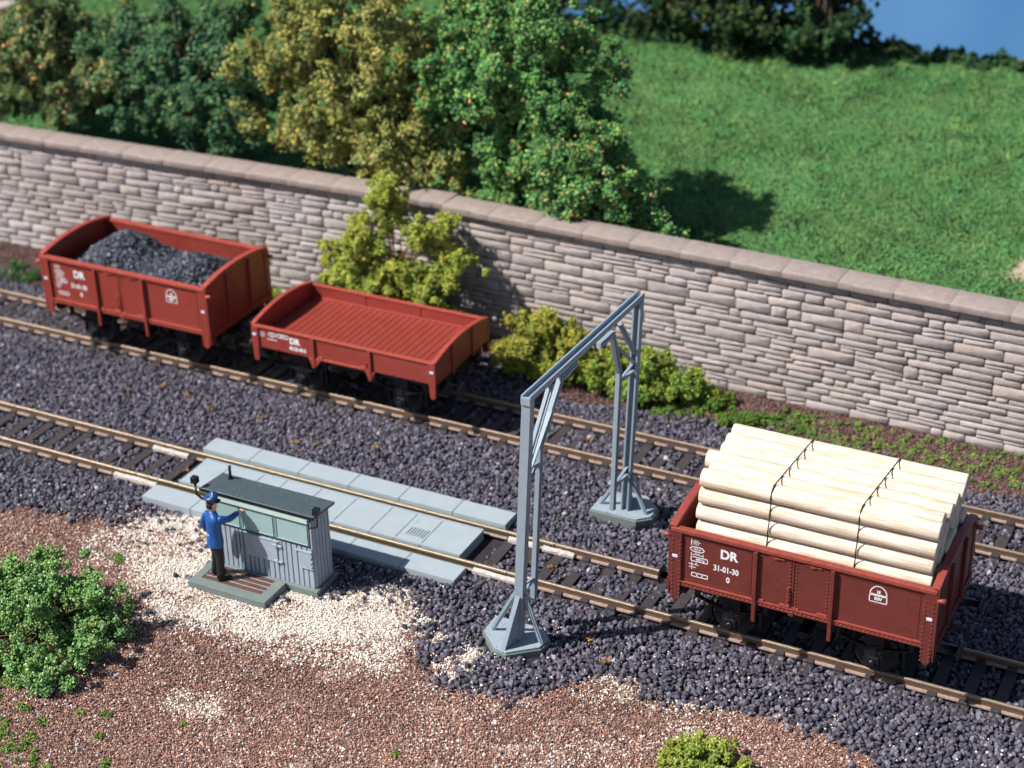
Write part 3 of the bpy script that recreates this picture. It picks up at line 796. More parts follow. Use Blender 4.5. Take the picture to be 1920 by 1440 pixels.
    for s in (-1,):
        pr = Print(-hw + .046)
        pr.text('DR', -1.52, 2.36, .30, .012, .92)
        pr.done('railway_initials', root)
        pr.text('31-01-30', -1.57, 2.0, .19, .006, .80)
        pr.done('wagon_number', root)
        pr.text('0', -1.52, 1.765, .19, .006, .85)
        pr.done('check_digit', root)
        x = -2.34
        pr.line(x, 2.42, x, 2.59, .018).line(x, 2.505, x + .20, 2.505, .014).text('15,0 t', x + .1, 2.55, .065, .002, .8).text('17,5 t', x + .1, 2.46, .065, .002, .8)
        pr.poly([(x - .03, 2.335), (x + .03, 2.39), (x + .23, 2.39), (x + .29, 2.335), (x + .23, 2.28), (x + .03, 2.28)], .022).text('14,9 m\u00b2', x + .13, 2.335, .07, .002, .8)
        pr.line(x - .01, 2.20, x + .27, 2.20, .014).line(x, 2.17, x, 2.24, .02).line(x + .26, 2.17, x + .26, 2.24, .02).text('5,3 m', x + .13, 2.235, .06, .002, .8)
        pr.rect(x, x + .36, 2.04, 2.145, .02).text('4820 kg', x + .20, 2.09, .075, .003, .8)
        pr.line(x + .02, 1.83, x + .02, 2.01, .018).line(x - .05, 1.955, x + .17, 1.955, .018).line(x - .04, 1.885, x + .11, 1.885, .018).line(x + .08, 1.95, x + .13, 2.01, .018)
        pr.done('load_table', root)
        pr.rect(x + .02, x + .37, 1.665, 1.75, .022).line(x + .137, 1.665, x + .137, 1.75, .022).line(x + .253, 1.665, x + .253, 1.75, .022)
        pr.done('label_frame', root)
        c = 1.62
        arc = [(c + .17 * math.cos(t), 2.33 + .20 * math.sin(t)) for t in np.linspace(0, math.pi, 13)]
        pr.poly(arc, .022).text('15', c, 2.39, .09, .006, .9)
        pr.rect(c - .175, c + .175, 2.15, 2.305, .022).text('RIV', c, 2.228, .105, .006, 1.0)
        pr.done('exchange_emblem', root)
    return root

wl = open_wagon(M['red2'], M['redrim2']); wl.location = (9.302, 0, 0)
tag(wl, 'open red-brown goods wagon loaded with pale logs at the right', 'goods wagon', 'red-brown goods wagons on the tracks')
MB().box(-2.25, 2.5, -1.15, 1.15, 1.551, 2.43).build('load_bed', M['groove'], wl)
wc = open_wagon(M['red'], M['redrim']); wc.location = (-11.937, D, 0)
tag(wc, 'open red-brown goods wagon filled with coal beside the wall at the left', 'goods wagon', 'red-brown goods wagons on the tracks')

def flat_wagon(red, rim):
    root = bpy.data.objects.new('low_sided_wagon', None); COL.objects.link(root); root.empty_display_size = .2
    L, W, ZB, ZT = 5.56, 2.95, 1.38, 2.02
    h, hw = L / 2, W / 2
    fl = MB(); n = 27
    xs = np.linspace(-h + .10, h - .10, n + 1)
    for a, b in zip(xs[:-1], xs[1:]): fl.box(a + .008, b - .008, -hw + .10, hw - .10, 1.45, 1.63)
    fl = fl.build('floor', red, root, .010)
    MB().box(-h + .1, h - .1, -hw + .11, hw - .11, 1.40, 1.612).build('floor_frame', red, fl)
    m = MB()
    for s in (-1, 1): m.box(-h + .1, h - .1, s * (hw - .12) - .022, s * (hw - .12) + .022, 1.632, 1.66)
    m.build('floor_batten', rim, fl, .006)
    for s in (-1, 1):
        Y = lambda a, b: (min(s * a, s * b), max(s * a, s * b))
        sd_ = MB().box(-h + .05, h - .05, *Y(hw - .085, hw - .055), ZB + .06, ZT - .0605).box(-h + .05, -.96, *Y(hw - .10, hw - .04), ZB, ZT - .05).box(-.80, .76, *Y(hw - .10, hw - .04), ZB + .05, ZT - .05).box(.92, h - .05, *Y(hw - .10, hw - .04), ZB, ZT - .05)
        rivets(sd_, [(x, s * (hw - .04), ZB + .05) for x in (-2.0, -1.4, 1.5, 2.1)], (0, s, 0), .022)
        sd_ = sd_.build('side_wall', red, root, .006)
        MB().box(-h + .02, h - .02, *Y(hw - .12, hw - .0), ZT - .06, ZT).build('top_rail', rim, sd_, .016)
        MB().bar((-.80, s * (hw - .03), ZB + .02), (.78, s * (hw - .03), ZB + .02), .05, .06, (0, 1, 0)).box(-.72, -.60, *Y(hw - .06, hw), ZB - .0, ZB + .10).box(.56, .70, *Y(hw - .06, hw), ZB - .0, ZB + .10).box(.70, .735, *Y(hw - .05, hw - .005), ZB, ZB + .22).build('hinge_bar', rim, sd_, .008)
        for x, q in ((-.88, 1), (.84, -1)):
            p = MB().box(x - .05, x + .05, *Y(hw - .06, hw + .02), ZB - .26, ZT - .055)
            p.prism([(x - .16, ZB + .0), (x + .24 * (1 if q > 0 else .6), ZB + .0), (x + .05, ZB - .26), (x - .05, ZB - .26)], 1, *Y(hw - .065, hw - .0))
            p.build('stanchion', red, sd_, .010)
    for sx in (-1, 1):
        n = 12
        top = [(y, ZT + .0 + .20 * (1 - (y / (hw - .02)) ** 2)) for y in np.linspace(hw - .03, -hw + .03, n + 1)]
        x0, x1 = sorted((sx * (h - .09), sx * h))
        e = MB().prism([(-hw + .03, ZB), (hw - .03, ZB)] + top, 0, x0, x1).build('end_wall', red, root, .006)
        rings = []
        xa, xb = sorted((sx * (h - .10), sx * (h + .025)))
        for y, z in top: rings.append([(xa, y, z - .04), (xb, y, z - .04), (xb, y, z + .03), (xa, y, z + .03)])
        MB().loft(rings, True, False).build('end_rail', rim, e, .010)
        xa, xb = sorted((sx * (h + .0), sx * (h + .05)))
        for y in (-.55, .55): MB().box(xa, xb, y - .045, y + .045, ZB - .05, ZT + .08).build('end_rib', red, e, .008)
        for s in (-1, 1):
            Y = lambda a, b: (min(s * a, s * b), max(s * a, s * b))
            la, lb = sorted((sx * (h - .20), sx * (h + .01)))
            p = MB().box(la, lb, *Y(hw - .06, hw + .008), ZB, ZT - .065)
            p.prism([(la + .01, ZB), (lb - .01, ZB), (lb - .02, ZB - .36), ((la + lb) / 2, ZB - .42), (la + .03, ZB - .36)], 1, *Y(hw - .06, hw + .008))
            p = p.build('corner_post', red, root, .008)
            MB().box(sx * (h - .09) - .055, sx * (h - .09) + .055, *Y(hw + .006, hw + .024), 1.72, 1.79).build('label_holder', M['clip'], p, .006)
    running_gear(root, L, ZB, .97)
    pr = Print(-hw + .036)
    pr.text('DR', -1.46, 1.745, .24, .012, .95)
    pr.done('railway_initials', root)
    pr.text('40-23-48 8', -1.38, 1.535, .15, .006, .78)
    pr.done('wagon_number', root)
    x = -2.55
    pr.line(x, 1.70, x, 1.86, .018).line(x, 1.78, x + .18, 1.78, .014).text('15,0 t', x + .09, 1.83, .065, .002, .8).text('17,5 t', x + .09, 1.73, .065, .002, .8)
    pr.done('load_table', root)
    pr.poly([(-2.28, 1.82), (-2.23, 1.87), (-2.07, 1.87), (-2.02, 1.82), (-2.07, 1.77), (-2.23, 1.77)], .02).text('15,2 m\u00b2', -2.15, 1.82, .06, .002, .75)
    pr.rect(-1.99, -1.66, 1.775, 1.875, .02).text('4820 kg', -1.825, 1.825, .07, .003, .8)
    pr.line(-2.32, 1.66, -2.02, 1.66, .016).line(-2.31, 1.64, -2.31, 1.70, .02).line(-2.03, 1.64, -2.03, 1.70, .02).text('5,3 m', -2.17, 1.70, .06, .002, .8)
    pr.done('dimension_table', root)
    return root
wf = flat_wagon(M['red'], M['redrim']); wf.location = (-4.975, D, 0)
tag(wf, 'empty low-sided red-brown wagon with planked floor next to the coal wagon', 'goods wagon', 'red-brown goods wagons on the tracks')

# coal heap -------------------------------------------------------------
def coal():
    cx, cy = -11.937, D
    P = jgrid(-2.45, 2.55, -1.36, 1.36, .075); P = np.concatenate([P, jgrid(-2.45, 2.55, -1.36, 1.36, .095)])
    x, y = P.T
    def H(x, y):
        a = .95 * np.exp(-((x + 1.05) / 1.05) ** 2 - ((y - .15) / .95) ** 2)
        b = .72 * np.exp(-((x - 1.35) / .85) ** 2 - ((y - .05) / .9) ** 2)
        return 2.12 + a + b + (fbm(x, y, .5, 1) - .5) * .16
    z = H(x, y)
    r = RNG.uniform(.045, .085, len(x))
    Pt = np.stack([x + cx, y + cy, z + RNG.uniform(-.03, .03, len(x))], 1)
    C = pick([(.060, .070, .095), (.040, .048, .066), (.105, .118, .15), (.022, .026, .036)], [4, 4, 2, 2], len(Pt))
    V1, F1, C1 = scatter(Pt, r, C, ICO, .24)
    gx = np.linspace(-2.62, 2.62, 50); gy = np.linspace(-1.38, 1.38, 28); X, Y = np.meshgrid(gx, gy)
    Vg = np.stack([X.ravel() + cx, Y.ravel() + cy, H(X.ravel(), Y.ravel()) - .03], 1)
    i = np.arange(X.size).reshape(X.shape)
    t1 = np.stack([i[:-1, :-1], i[:-1, 1:], i[1:, 1:]], -1).reshape(-1, 3); t2 = np.stack([i[:-1, :-1], i[1:, 1:], i[1:, :-1]], -1).reshape(-1, 3)
    V = np.concatenate([Vg, V1]); F = np.concatenate([t1, t2, F1 + len(Vg)]); C = np.concatenate([np.full((len(Vg), 3), .012), C1])
    # block that carries the heap down to the wagon floor
    o = big_mesh('coal_heap', V, F, M['coal'], C)
    tag(o, 'two-humped heap of black coal lying in the left wagon', 'coal')
coal()
MB().box(-2.6, 2.6, -1.36, 1.36, 1.551, 2.0).build('load_bed', M['groove'], wc)

# logs ------------------------------------------------------------------
ORD = ['nearest the camera', 'second from the front', 'third from the front', 'third from the back', 'second from the back', 'farthest from the camera']
LAY = ['bottom layer', 'second lowest layer', 'second highest layer', 'top layer']
def make_log(L, r, seed):
    rg = np.random.default_rng(seed); m = MB(); n = 18; rings = []
    ph = rg.uniform(0, 6.28)
    for i in range(9):
        x = -L / 2 + L * i / 8
        rr = r * (1 + .02 * math.sin(i * 1.3 + ph))
        if i in (0, 8): rr *= .965
        rings.append([(x, rr * math.cos(2 * math.pi * k / n) * (1 + .025 * math.sin(3 * 2 * math.pi * k / n + ph)), rr * math.sin(2 * math.pi * k / n)) for k in range(n)])
        if i == 0: rings.append([(x + .025, p[1] / .965, p[2] / .965) for p in rings[-1]])
        if i == 7: rings.append([(L / 2 - .025, rr * math.cos(2 * math.pi * k / n), rr * math.sin(2 * math.pi * k / n)) for k in range(n)])
    m.loft(rings, True, True)
    return m
LZ = [2.63, 3.01, 3.40, 3.79]; YS = [-1.02, -.61, -.20, .21, .62, 1.03]
ENDS_L = {(3, 0): 6.98, (3, 1): 7.02, (3, 2): 6.80, (3, 3): 6.96, (3, 4): 6.92, (3, 5): 6.90, (0, 0): 6.95, (1, 0): 6.93, (2, 0): 6.97}
for k, z in enumerate(LZ):
    for j, y in enumerate(YS):
        rg = np.random.default_rng(k * 10 + j)
        xl = ENDS_L.get((k, j), 6.95 + rg.uniform(-.05, .06)); xr = 11.90 + rg.uniform(-.06, .06) + (.03 if k == 3 else 0)
        yy = y + (.02 * k if j == 0 else 0) + rg.uniform(-.012, .012)
        o = make_log(xr - xl, .194 + rg.uniform(-.007, .005), k * 10 + j).build('log', M['log'], None)
        o.data.materials.append(M['endgrain'])
        pl_ = o.data.polygons
        for q in (len(pl_) - 2, len(pl_) - 1): pl_[q].material_index = 1
        o.location = ((xl + xr) / 2, yy, z + rg.uniform(-.006, .006)); o.rotation_euler = (rg.uniform(0, 6.28) if True else 0, 0, rg.uniform(-.004, .004))
        tag(o, 'pale peeled log in the %s on the wagon, %s' % (LAY[k], ORD[j]), 'log', 'peeled logs stacked in the wagon')
def thread(x, xt, label):
    R = .212
    pts = [(x + .0, -1.235, 2.50), (x - .01, -1.225, 2.63), (x, -1.20, 2.82), (x, -1.21, 3.01), (x + .01, -1.19, 3.2), (x + .01, -1.185, 3.40), (x + .015, -1.15, 3.58), (x + .01, -1.17, 3.80), (x + .015, -1.10, 3.95)]
    for i, yy in enumerate(YS):
        pts.append((x + .02 + (xt - x) * (i / 5), yy, 4.006))
    pts += [(xt + .02, 1.16, 3.94), (xt, 1.24, 3.79), (xt, 1.25, 3.4), (xt, 1.25, 3.0), (xt, 1.25, 2.5)]
    o = MB().tube(pts, .0135, 6).build('binding_thread', M['thread'])
    tag(o, label, 'thread', 'black threads tied around the logs')
thread(8.50, 8.62, 'black thread tied round the log load, the one nearer its left end')
thread(10.33, 10.48, 'black thread tied round the log load, the one nearer its right end')

# ------------------------------------------------------------------ stone wall
def wall_panel(x0, y0, x1, y1, z0, z1, par, seed):
    rg = np.random.default_rng(seed)
    A = np.array([x0, y0, 0.]); Bv = np.array([x1, y1, 0.]); L = np.linalg.norm(Bv - A); t = (Bv - A) / L; nrm = np.array([t[1], -t[0], 0.])  # towards the camera
    V = []; F = []; C = []; cnt = 0
    def stone(s0, s1, a0, a1, b0, b1):
        """a0,a1 bottom z at left/right; b0,b1 top z"""
        nonlocal cnt
        g = .010; w_ = s1 - s0; hh = min(b0 - a0, b1 - a1)
        if w_ < .06 or hh < .04: return
        c = min(.075, w_ * .28, hh * .36) * rg.uniform(.45, 1.0)
        lo = lambda s: a0 + (a1 - a0) * (s - s0) / w_ + g * .5
        hi = lambda s: b0 + (b1 - b0) * (s - s0) / w_ - g * .5
        l, r = s0 + g * .5, s1 - g * .5
        q = .3 * c
        out = [(l, lo(l) + c), (l + q, lo(l) + q), (l + c, lo(l)), ((l + r) / 2, lo((l + r) / 2)), (r - c, lo(r)), (r - q, lo(r) + q), (r, lo(r) + c), (r, hi(r) - c), (r - q, hi(r) - q), (r - c, hi(r)), ((l + r) / 2, hi((l + r) / 2)), (l + c, hi(l)), (l + q, hi(l) - q), (l, hi(l) - c)]
        out = np.array(out) + rg.uniform(-.008, .008, (14, 2))
        ce = out.mean(0); d = rg.uniform(.034, .058)
        tilt = rg.uniform(-.25, .25, 2)
        base = np.array([(.39, .325, .302), (.37, .31, .29), (.42, .345, .315), (.39, .34, .33), (.345, .295, .28)])[rg.integers(0, 5)] * rg.uniform(.91, 1.08)
        dry = np.array((.58, .56, .58))
        whit = np.clip(fbm(np.array([s0 + x0]), np.array([(a0) * 1.5]), 2.4, 2)[0] * 1.6 - .42, 0, 1) * (.9 if x0 < -8 else .55)
        rings = []
        for k, dep in ((1., 0.), (.975, d * .62), (.88, d * .97)):
            hw_ = np.array([max(.02, (w_ / 2)), max(.02, hh / 2)])
            ins = (1 - k) * .75
            p = ce + (out - ce) * np.array([1 - ins * min(1, .35 / w_), 1 - ins * min(1.4, .35 / hh)])
            rings.append((p, dep))
        cols = [base * .9, base * (1 - whit * .8) + dry * whit * .8, base * (1 - whit * .45) + dry * whit * .45]
        o = len(V)
        for (p, dep), cc in zip(rings, cols):
            for s, z in p:
                e = dep + (((s - ce[0]) / w_) * tilt[0] + ((z - ce[1]) / hh) * tilt[1]) * d * .6 * (dep > 0)
                V.append(A + t * s + np.array([0, 0, z]) + nrm * e); C.append(cc)
        V.append(A + t * ce[0] + np.array([0, 0, ce[1]]) + nrm * d * (1 + rg.uniform(-.05, .15))); C.append(cols[2])
        for a in range(2):
            for k in range(14): 
                i0, i1 = o + a * 14 + k, o + a * 14 + (k + 1) % 14
                F.append((i0, i1, i1 + 14)); F.append((i0, i1 + 14, i0 + 14))
        for k in range(14): F.append((o + 28 + k, o + 28 + (k + 1) % 14, o + 42))
        cnt += 1
    rows = [z0]
    while rows[-1] < z1 - .30: rows.append(rows[-1] + rg.choice([.15, .19, .22, .25, .32], p=[.15, .28, .27, .2, .10]))
    rows.append(z1)
    wave = lambda k, s: (fbm(np.array([s]), np.array([k * 3.7]), 1.6, k % 4)[0] - .5) * .085 if 0 < k < len(rows) - 1 else 0
    for k in range(len(rows) - 1):
        s = -rg.uniform(0, .5)
        while s < L:
            w_ = rg.uniform(.50, 1.35) if rg.random() > .10 else rg.uniform(.28, .42)
            e = min(s + w_, L); b = max(s, 0)
            if L - e < .2: e = L
            a0, a1 = rows[k] + wave(k, b), rows[k] + wave(k, e); b0, b1 = rows[k + 1] + wave(k + 1, b), rows[k + 1] + wave(k + 1, e)
            hgt = rows[k + 1] - rows[k]
            if hgt > .20 and rg.random() < .24 and e - b > .5:
                f0, f1 = rg.uniform(.32, .68, 2); mid0, mid1 = a0 + (b0 - a0) * f0, a1 + (b1 - a1) * f1
                cut = b + (e - b) * rg.uniform(.35, .65) if e - b > .8 and rg.random() < .6 else None
                if cut:
                    fm = (cut - b) / (e - b); ac, mc = a0 + (a1 - a0) * fm, mid0 + (mid1 - mid0) * fm
                    stone(b, cut, a0, ac, mid0, mc); stone(cut, e, ac, a1, mc, mid1)
                else: stone(b, e, a0, a1, mid0, mid1)
                stone(b, e, mid0, mid1, b0, b1)
            else: stone(b, e, a0, a1, b0, b1)
            s = s + w_ if e < L else L + 1
    o = big_mesh('stone_face', np.array(V), np.array(F), M['wallstone'], np.array(C), par, smooth=True)
    # dark core
    m = MB()
    q = [A, Bv, Bv - nrm * .55, A - nrm * .55]
    m.prism([(p[0], p[1]) for p in q], 2, z0, z1)
    c = m.build('wall_core', M['mortar'], par)
    # coping stones
    s = 0; k = 0
    while s < L - .3:
        e = min(s + 1.45 + rg.uniform(-.05, .05), L)
        if L - e < .6: e = L
        f0 = rg.uniform(-.004, .004); zt = z1 + .19 + rg.uniform(-.006, .006)
        pts = [A + t * (s + .002) + nrm * (.21 + f0), A + t * (e - .002) + nrm * (.21 + f0), A + t * (e - .002) - nrm * .66, A + t * (s + .002) - nrm * .66]
        mm = MB(); n = 5
        rings = []
        for i in range(n + 1):
            a = pts[0] + (pts[1] - pts[0]) * i / n; b = pts[3] + (pts[2] - pts[3]) * i / n
            dz = rg.uniform(-.010, .010); dy = rg.uniform(-.014, .014)
            fr = nrm * dy
            rings.append([(*(a + fr)[:2], z1 + .002), (*(a + fr)[:2], zt - .03 + dz), (*(a + fr - nrm * .028)[:2], zt - .004 + dz), (*((a + b) / 2)[:2], zt + .012), (*b[:2], zt - .01), (*b[:2], z1 + .002)])
        mm.loft(rings, True, True)
        mm.build('coping_stone', M['coping'], par, .004)
        s = e; k += 1
    MB().prism([(p[0], p[1]) for p in (A + nrm * .195, Bv + nrm * .195, Bv - nrm * .65, A - nrm * .65)], 2, z1 + .001, z1 + .172).build('coping_core', M['rubble'], par)
wr = empty('stone_wall', (0, 0, 0), 'right-hand length of the rubble retaining wall, behind the log wagon', 'wall', 'rubble retaining walls behind the far track')
wall_panel(-4.95, 9.90, 16.0, 9.25, -.35, 3.57, wr, 5)
wl2 = empty('stone_wall', (0, 0, 0), 'left-hand length of the pale rubble retaining wall behind the coal wagon', 'wall', 'rubble retaining walls behind the far track')
wall_panel(-26.0, 9.25, -4.97, 10.06, -.35, 3.57, wl2, 6)

# ------------------------------------------------------------------ foliage
def foliage(name, blobs, ncl, rc, per, gs, pal, wts, seed, par=None, shell=.55, tint=.25, zmin=None, sub=(.5, 1.0), br=0):
    """blobs: (centre, radii) list; clumps in the shell of the blobs, granules round every clump"""
    rg = np.random.default_rng(seed)
    vol = np.array([b[1][0] * b[1][1] + b[1][0] * b[1][2] + b[1][1] * b[1][2] for b in blobs]); 
    which = rg.choice(len(blobs), ncl, p=vol / vol.sum())
    c = np.array([b[0] for b in blobs], float)[which]; r = np.array([b[1] for b in blobs], float)[which]
    d = rg.normal(size=(ncl, 3)); d /= np.linalg.norm(d, axis=1)[:, None]
    rad = np.where(rg.random(ncl) < shell, rg.uniform(.72, 1.20, ncl), rg.uniform(.25, .85, ncl))
    cl = c + d * r * rad[:, None]
    if br:                                   # clumps gathered on branches, hollows between them
        nb = max(8, ncl // br); cl = cl[:nb][rg.integers(0, nb, ncl)] + rg.normal(0, rc * 1.05, (ncl, 3)) * np.array([1, 1, .75])
    if zmin is not None: cl[:, 2] = np.maximum(cl[:, 2], zmin + rg.uniform(0, .15, ncl))
    crad = rc * rg.uniform(sub[0], sub[1], ncl)
    k = np.repeat(np.arange(ncl), per)
    g = rg.normal(size=(len(k), 3)); g /= np.linalg.norm(g, axis=1)[:, None]
    ax = rg.uniform(.55, 1.5, (ncl, 3))
    P = cl[k] + g * (crad[k] * np.abs(rg.normal(.55, .38, len(k))))[:, None] * ax[k]
    ct = 1 + rg.uniform(-tint, tint, (ncl, 1)); ch = rg.uniform(-.12, .12, (ncl, 1)) * np.array([[1, .3, -.6]])
    C = pick(pal, wts, len(P), rg, .2) * (ct * (1 + ch))[k]
    size = gs * rg.uniform(.6, 1.35, len(P))
    V, F, C = scatter(P, size, np.clip(C, 0, 1), OCT, .3, rg, (.7, 1.4))
    return big_mesh(name, V, F, M['leaf'], C, par), cl
def limbs(base, cl, par, r0=.12, n=14, seed=1, m=None, name='trunk', top=None):
    rg = np.random.default_rng(seed); mb = MB()
    base = np.array(base, float); ctr = cl.mean(0)
    if top is None: top = ctr + (ctr - base) * .35
    mid = (base + top) / 2 + rg.normal(0, .08, 3) * np.array([1, 1, .2])
    mb.tube([base, mid, top], [r0, r0 * .7, r0 * .3], 7)
    for i in rg.choice(len(cl), min(n, len(cl)), replace=False):
        e = cl[i]; s = rg.uniform(.25, .9); p = base + (top - base) * s
        q = (p + e) / 2 + rg.normal(0, .06, 3)
        mb.tube([p, q, e], [r0 * .35, r0 * .25, r0 * .08], 5)
    return mb.build(name, m or M['bark'], par)

GREEN = [(.050, .145, .030), (.035, .105, .030), (.085, .175, .040), (.020, .062, .022), (.16, .20, .06)]
# big bush in the left foreground
bb = empty('bush', (-5.75, -6.55, -.2), 'large bright green bush with loose branches in the left foreground', 'bush')
bl = [((-6.5, -7.0, .40), (1.0, .9, .60)), ((-5.4, -7.3, .42), (1.15, 1.0, .62)), ((-4.75, -6.9, .2), (.65, .8, .42)), ((-5.8, -6.2, .50), (.75, .6, .52)), ((-6.8, -6.4, .5), (.5, .5, .62)), ((-4.95, -8.1, .0), (.7, .55, .34)), ((-7.2, -7.2, .3), (1.0, 1.0, .55)), ((-5.0, -6.3, .35), (.5, .5, .42)), ((-5.7, -8.1, .05), (.8, .5, .34)), ((-6.55, -6.2, .95), (.28, .28, .42)), ((-5.75, -6.1, .85), (.3, .3, .40)), ((-5.0, -6.4, .6), (.3, .3, .35)), ((-6.1, -6.8, .95), (.4, .4, .3))]
o, cl = foliage('leaves', bl, 620, .18, 120, .028, [(.20, .37, .11), (.14, .29, .085), (.32, .48, .18), (.075, .18, .06), (.50, .58, .30)], [5, 4, 4, 2.5, 1.2], 21, None, .6, .22, -.12, br=5)
o.parent = bb; o.location = -Vector(bb.location)
cl_ = cl
t = limbs((-5.6, -7.0, -.25), cl, bb, .07, 70, 5, M['twig'], 'branches', (-5.6, -7.0, .45)); t.location = -Vector(bb.location)
m = MB(); rg = np.random.default_rng(8)
for i in range(70):
    p = cl[rg.integers(0, len(cl))] + rg.normal(0, .12, 3); d_ = rg.normal(size=3); d_ /= np.linalg.norm(d_); m.tube([p, p + d_ * rg.uniform(.1, .26)], [.008, .004], 4)
t = m.build('straw_twigs', mat('straw_twig', (.42, .25, .09), .8, .2), bb); tag(t, kind='stuff'); t.location = -Vector(bb.location)

def shrub(name, label, cat, loc, bl, ncl, rc, per, gs, pal, wts, seed, grp=None, r0=.05, nl=16, zmin=-.1, **kw):
    e = empty(name, loc, label, cat, grp)
    o, cl = foliage('leaves', bl, ncl, rc, per, gs, pal, wts, seed, None, zmin=zmin, **kw); o.parent = e; o.location = -Vector(loc)
    t = limbs(loc, cl, e, r0, nl, seed + 1, M['twig'], 'branches'); t.location = -Vector(loc)
    return e
YG = [(.37, .42, .07), (.28, .36, .06), (.46, .48, .11), (.17, .25, .05), (.50, .36, .08)]
shrub('climbing_shrub', 'tall yellow-green shrub with two leaders against the wall behind the low-sided wagon', 'shrub', (-6.0, 8.9, -.1),
      [((-6.25, 8.95, 4.35), (.28, .28, .60)), ((-6.45, 8.9, 3.55), (.50, .35, .40)), ((-7.15, 8.8, 2.6), (.75, .5, .65)), ((-7.6, 8.7, 1.75), (.65, .5, .55)), ((-4.55, 9.0, 3.45), (.60, .35, .32)), ((-5.2, 8.95, 3.1), (.55, .3, .25)), ((-4.3, 8.8, 2.55), (.70, .4, .28)), ((-5.5, 8.75, 1.6), (.95, .6, .65)), ((-6.4, 8.7, 1.7), (.95, .55, .85)), ((-4.8, 8.75, 1.2), (.6, .5, .6)), ((-6.9, 8.7, .7), (.8, .5, .5)), ((-5.2, 8.7, .5), (1.2, .6, .5))],
      680, .19, 110, .033, YG, [5, 4, 3, 2, .8], 31, None, .07, 60, 0, shell=.5, br=5)
OL = [(.33, .33, .05), (.24, .27, .045), (.42, .39, .07), (.13, .18, .04), (.44, .31, .06)]
shrub('low_shrub', 'rounded olive-yellow shrub at the foot of the wall right of the low-sided wagon', 'shrub', (-1.2, 8.5, -.1),
      [((-1.7, 8.6, .65), (.75, .6, .75)), ((-.7, 8.6, .75), (.85, .6, .8)), ((-2.2, 8.2, .3), (.4, .4, .4)), ((.1, 8.8, .5), (.6, .5, .6)), ((-1.2, 8.1, .25), (1.0, .3, .4)), ((-1.2, 8.7, .9), (.9, .5, .7)), ((.5, 8.6, .35), (.6, .4, .5))], 330, .20, 120, .034, OL, [5, 4, 3, 3, .6], 41, 'shrubs along the foot of the wall', shell=.75, zmin=-.05)
shrub('low_shrub', 'sprawling yellow-green shrub behind the far post of the loading gauge', 'shrub', (1.7, 8.6, -.1),
      [((1.0, 8.6, .5), (.6, .5, .55)), ((1.9, 8.6, .5), (.7, .5, .55)), ((2.6, 8.5, .25), (.5, .4, .3)), ((1.4, 8.1, .15), (.7, .3, .3)), ((.6, 8.3, .3), (.6, .4, .4)), ((2.9, 8.7, .3), (.6, .4, .35))], 240, .19, 115, .034, [(.28, .33, .05), (.18, .28, .05), (.36, .36, .06), (.09, .18, .04), (.11, .28, .06)], [5, 4, 2, 3, 1.5], 43, 'shrubs along the foot of the wall', shell=.75, zmin=-.05)
shrub('moss_cushion', 'mossy yellow-green cushion at the bottom edge of the picture', 'moss', (8.75, -5.05, -.15),
      [((8.75, -5.1, -.05), (.85, .75, .36))], 130, .16, 130, .024, [(.25, .31, .05), (.17, .23, .04), (.35, .39, .08), (.42, .45, .16)], [5, 4, 3, 1], 45, None, shell=.8, zmin=-.15, r0=.03, nl=6)

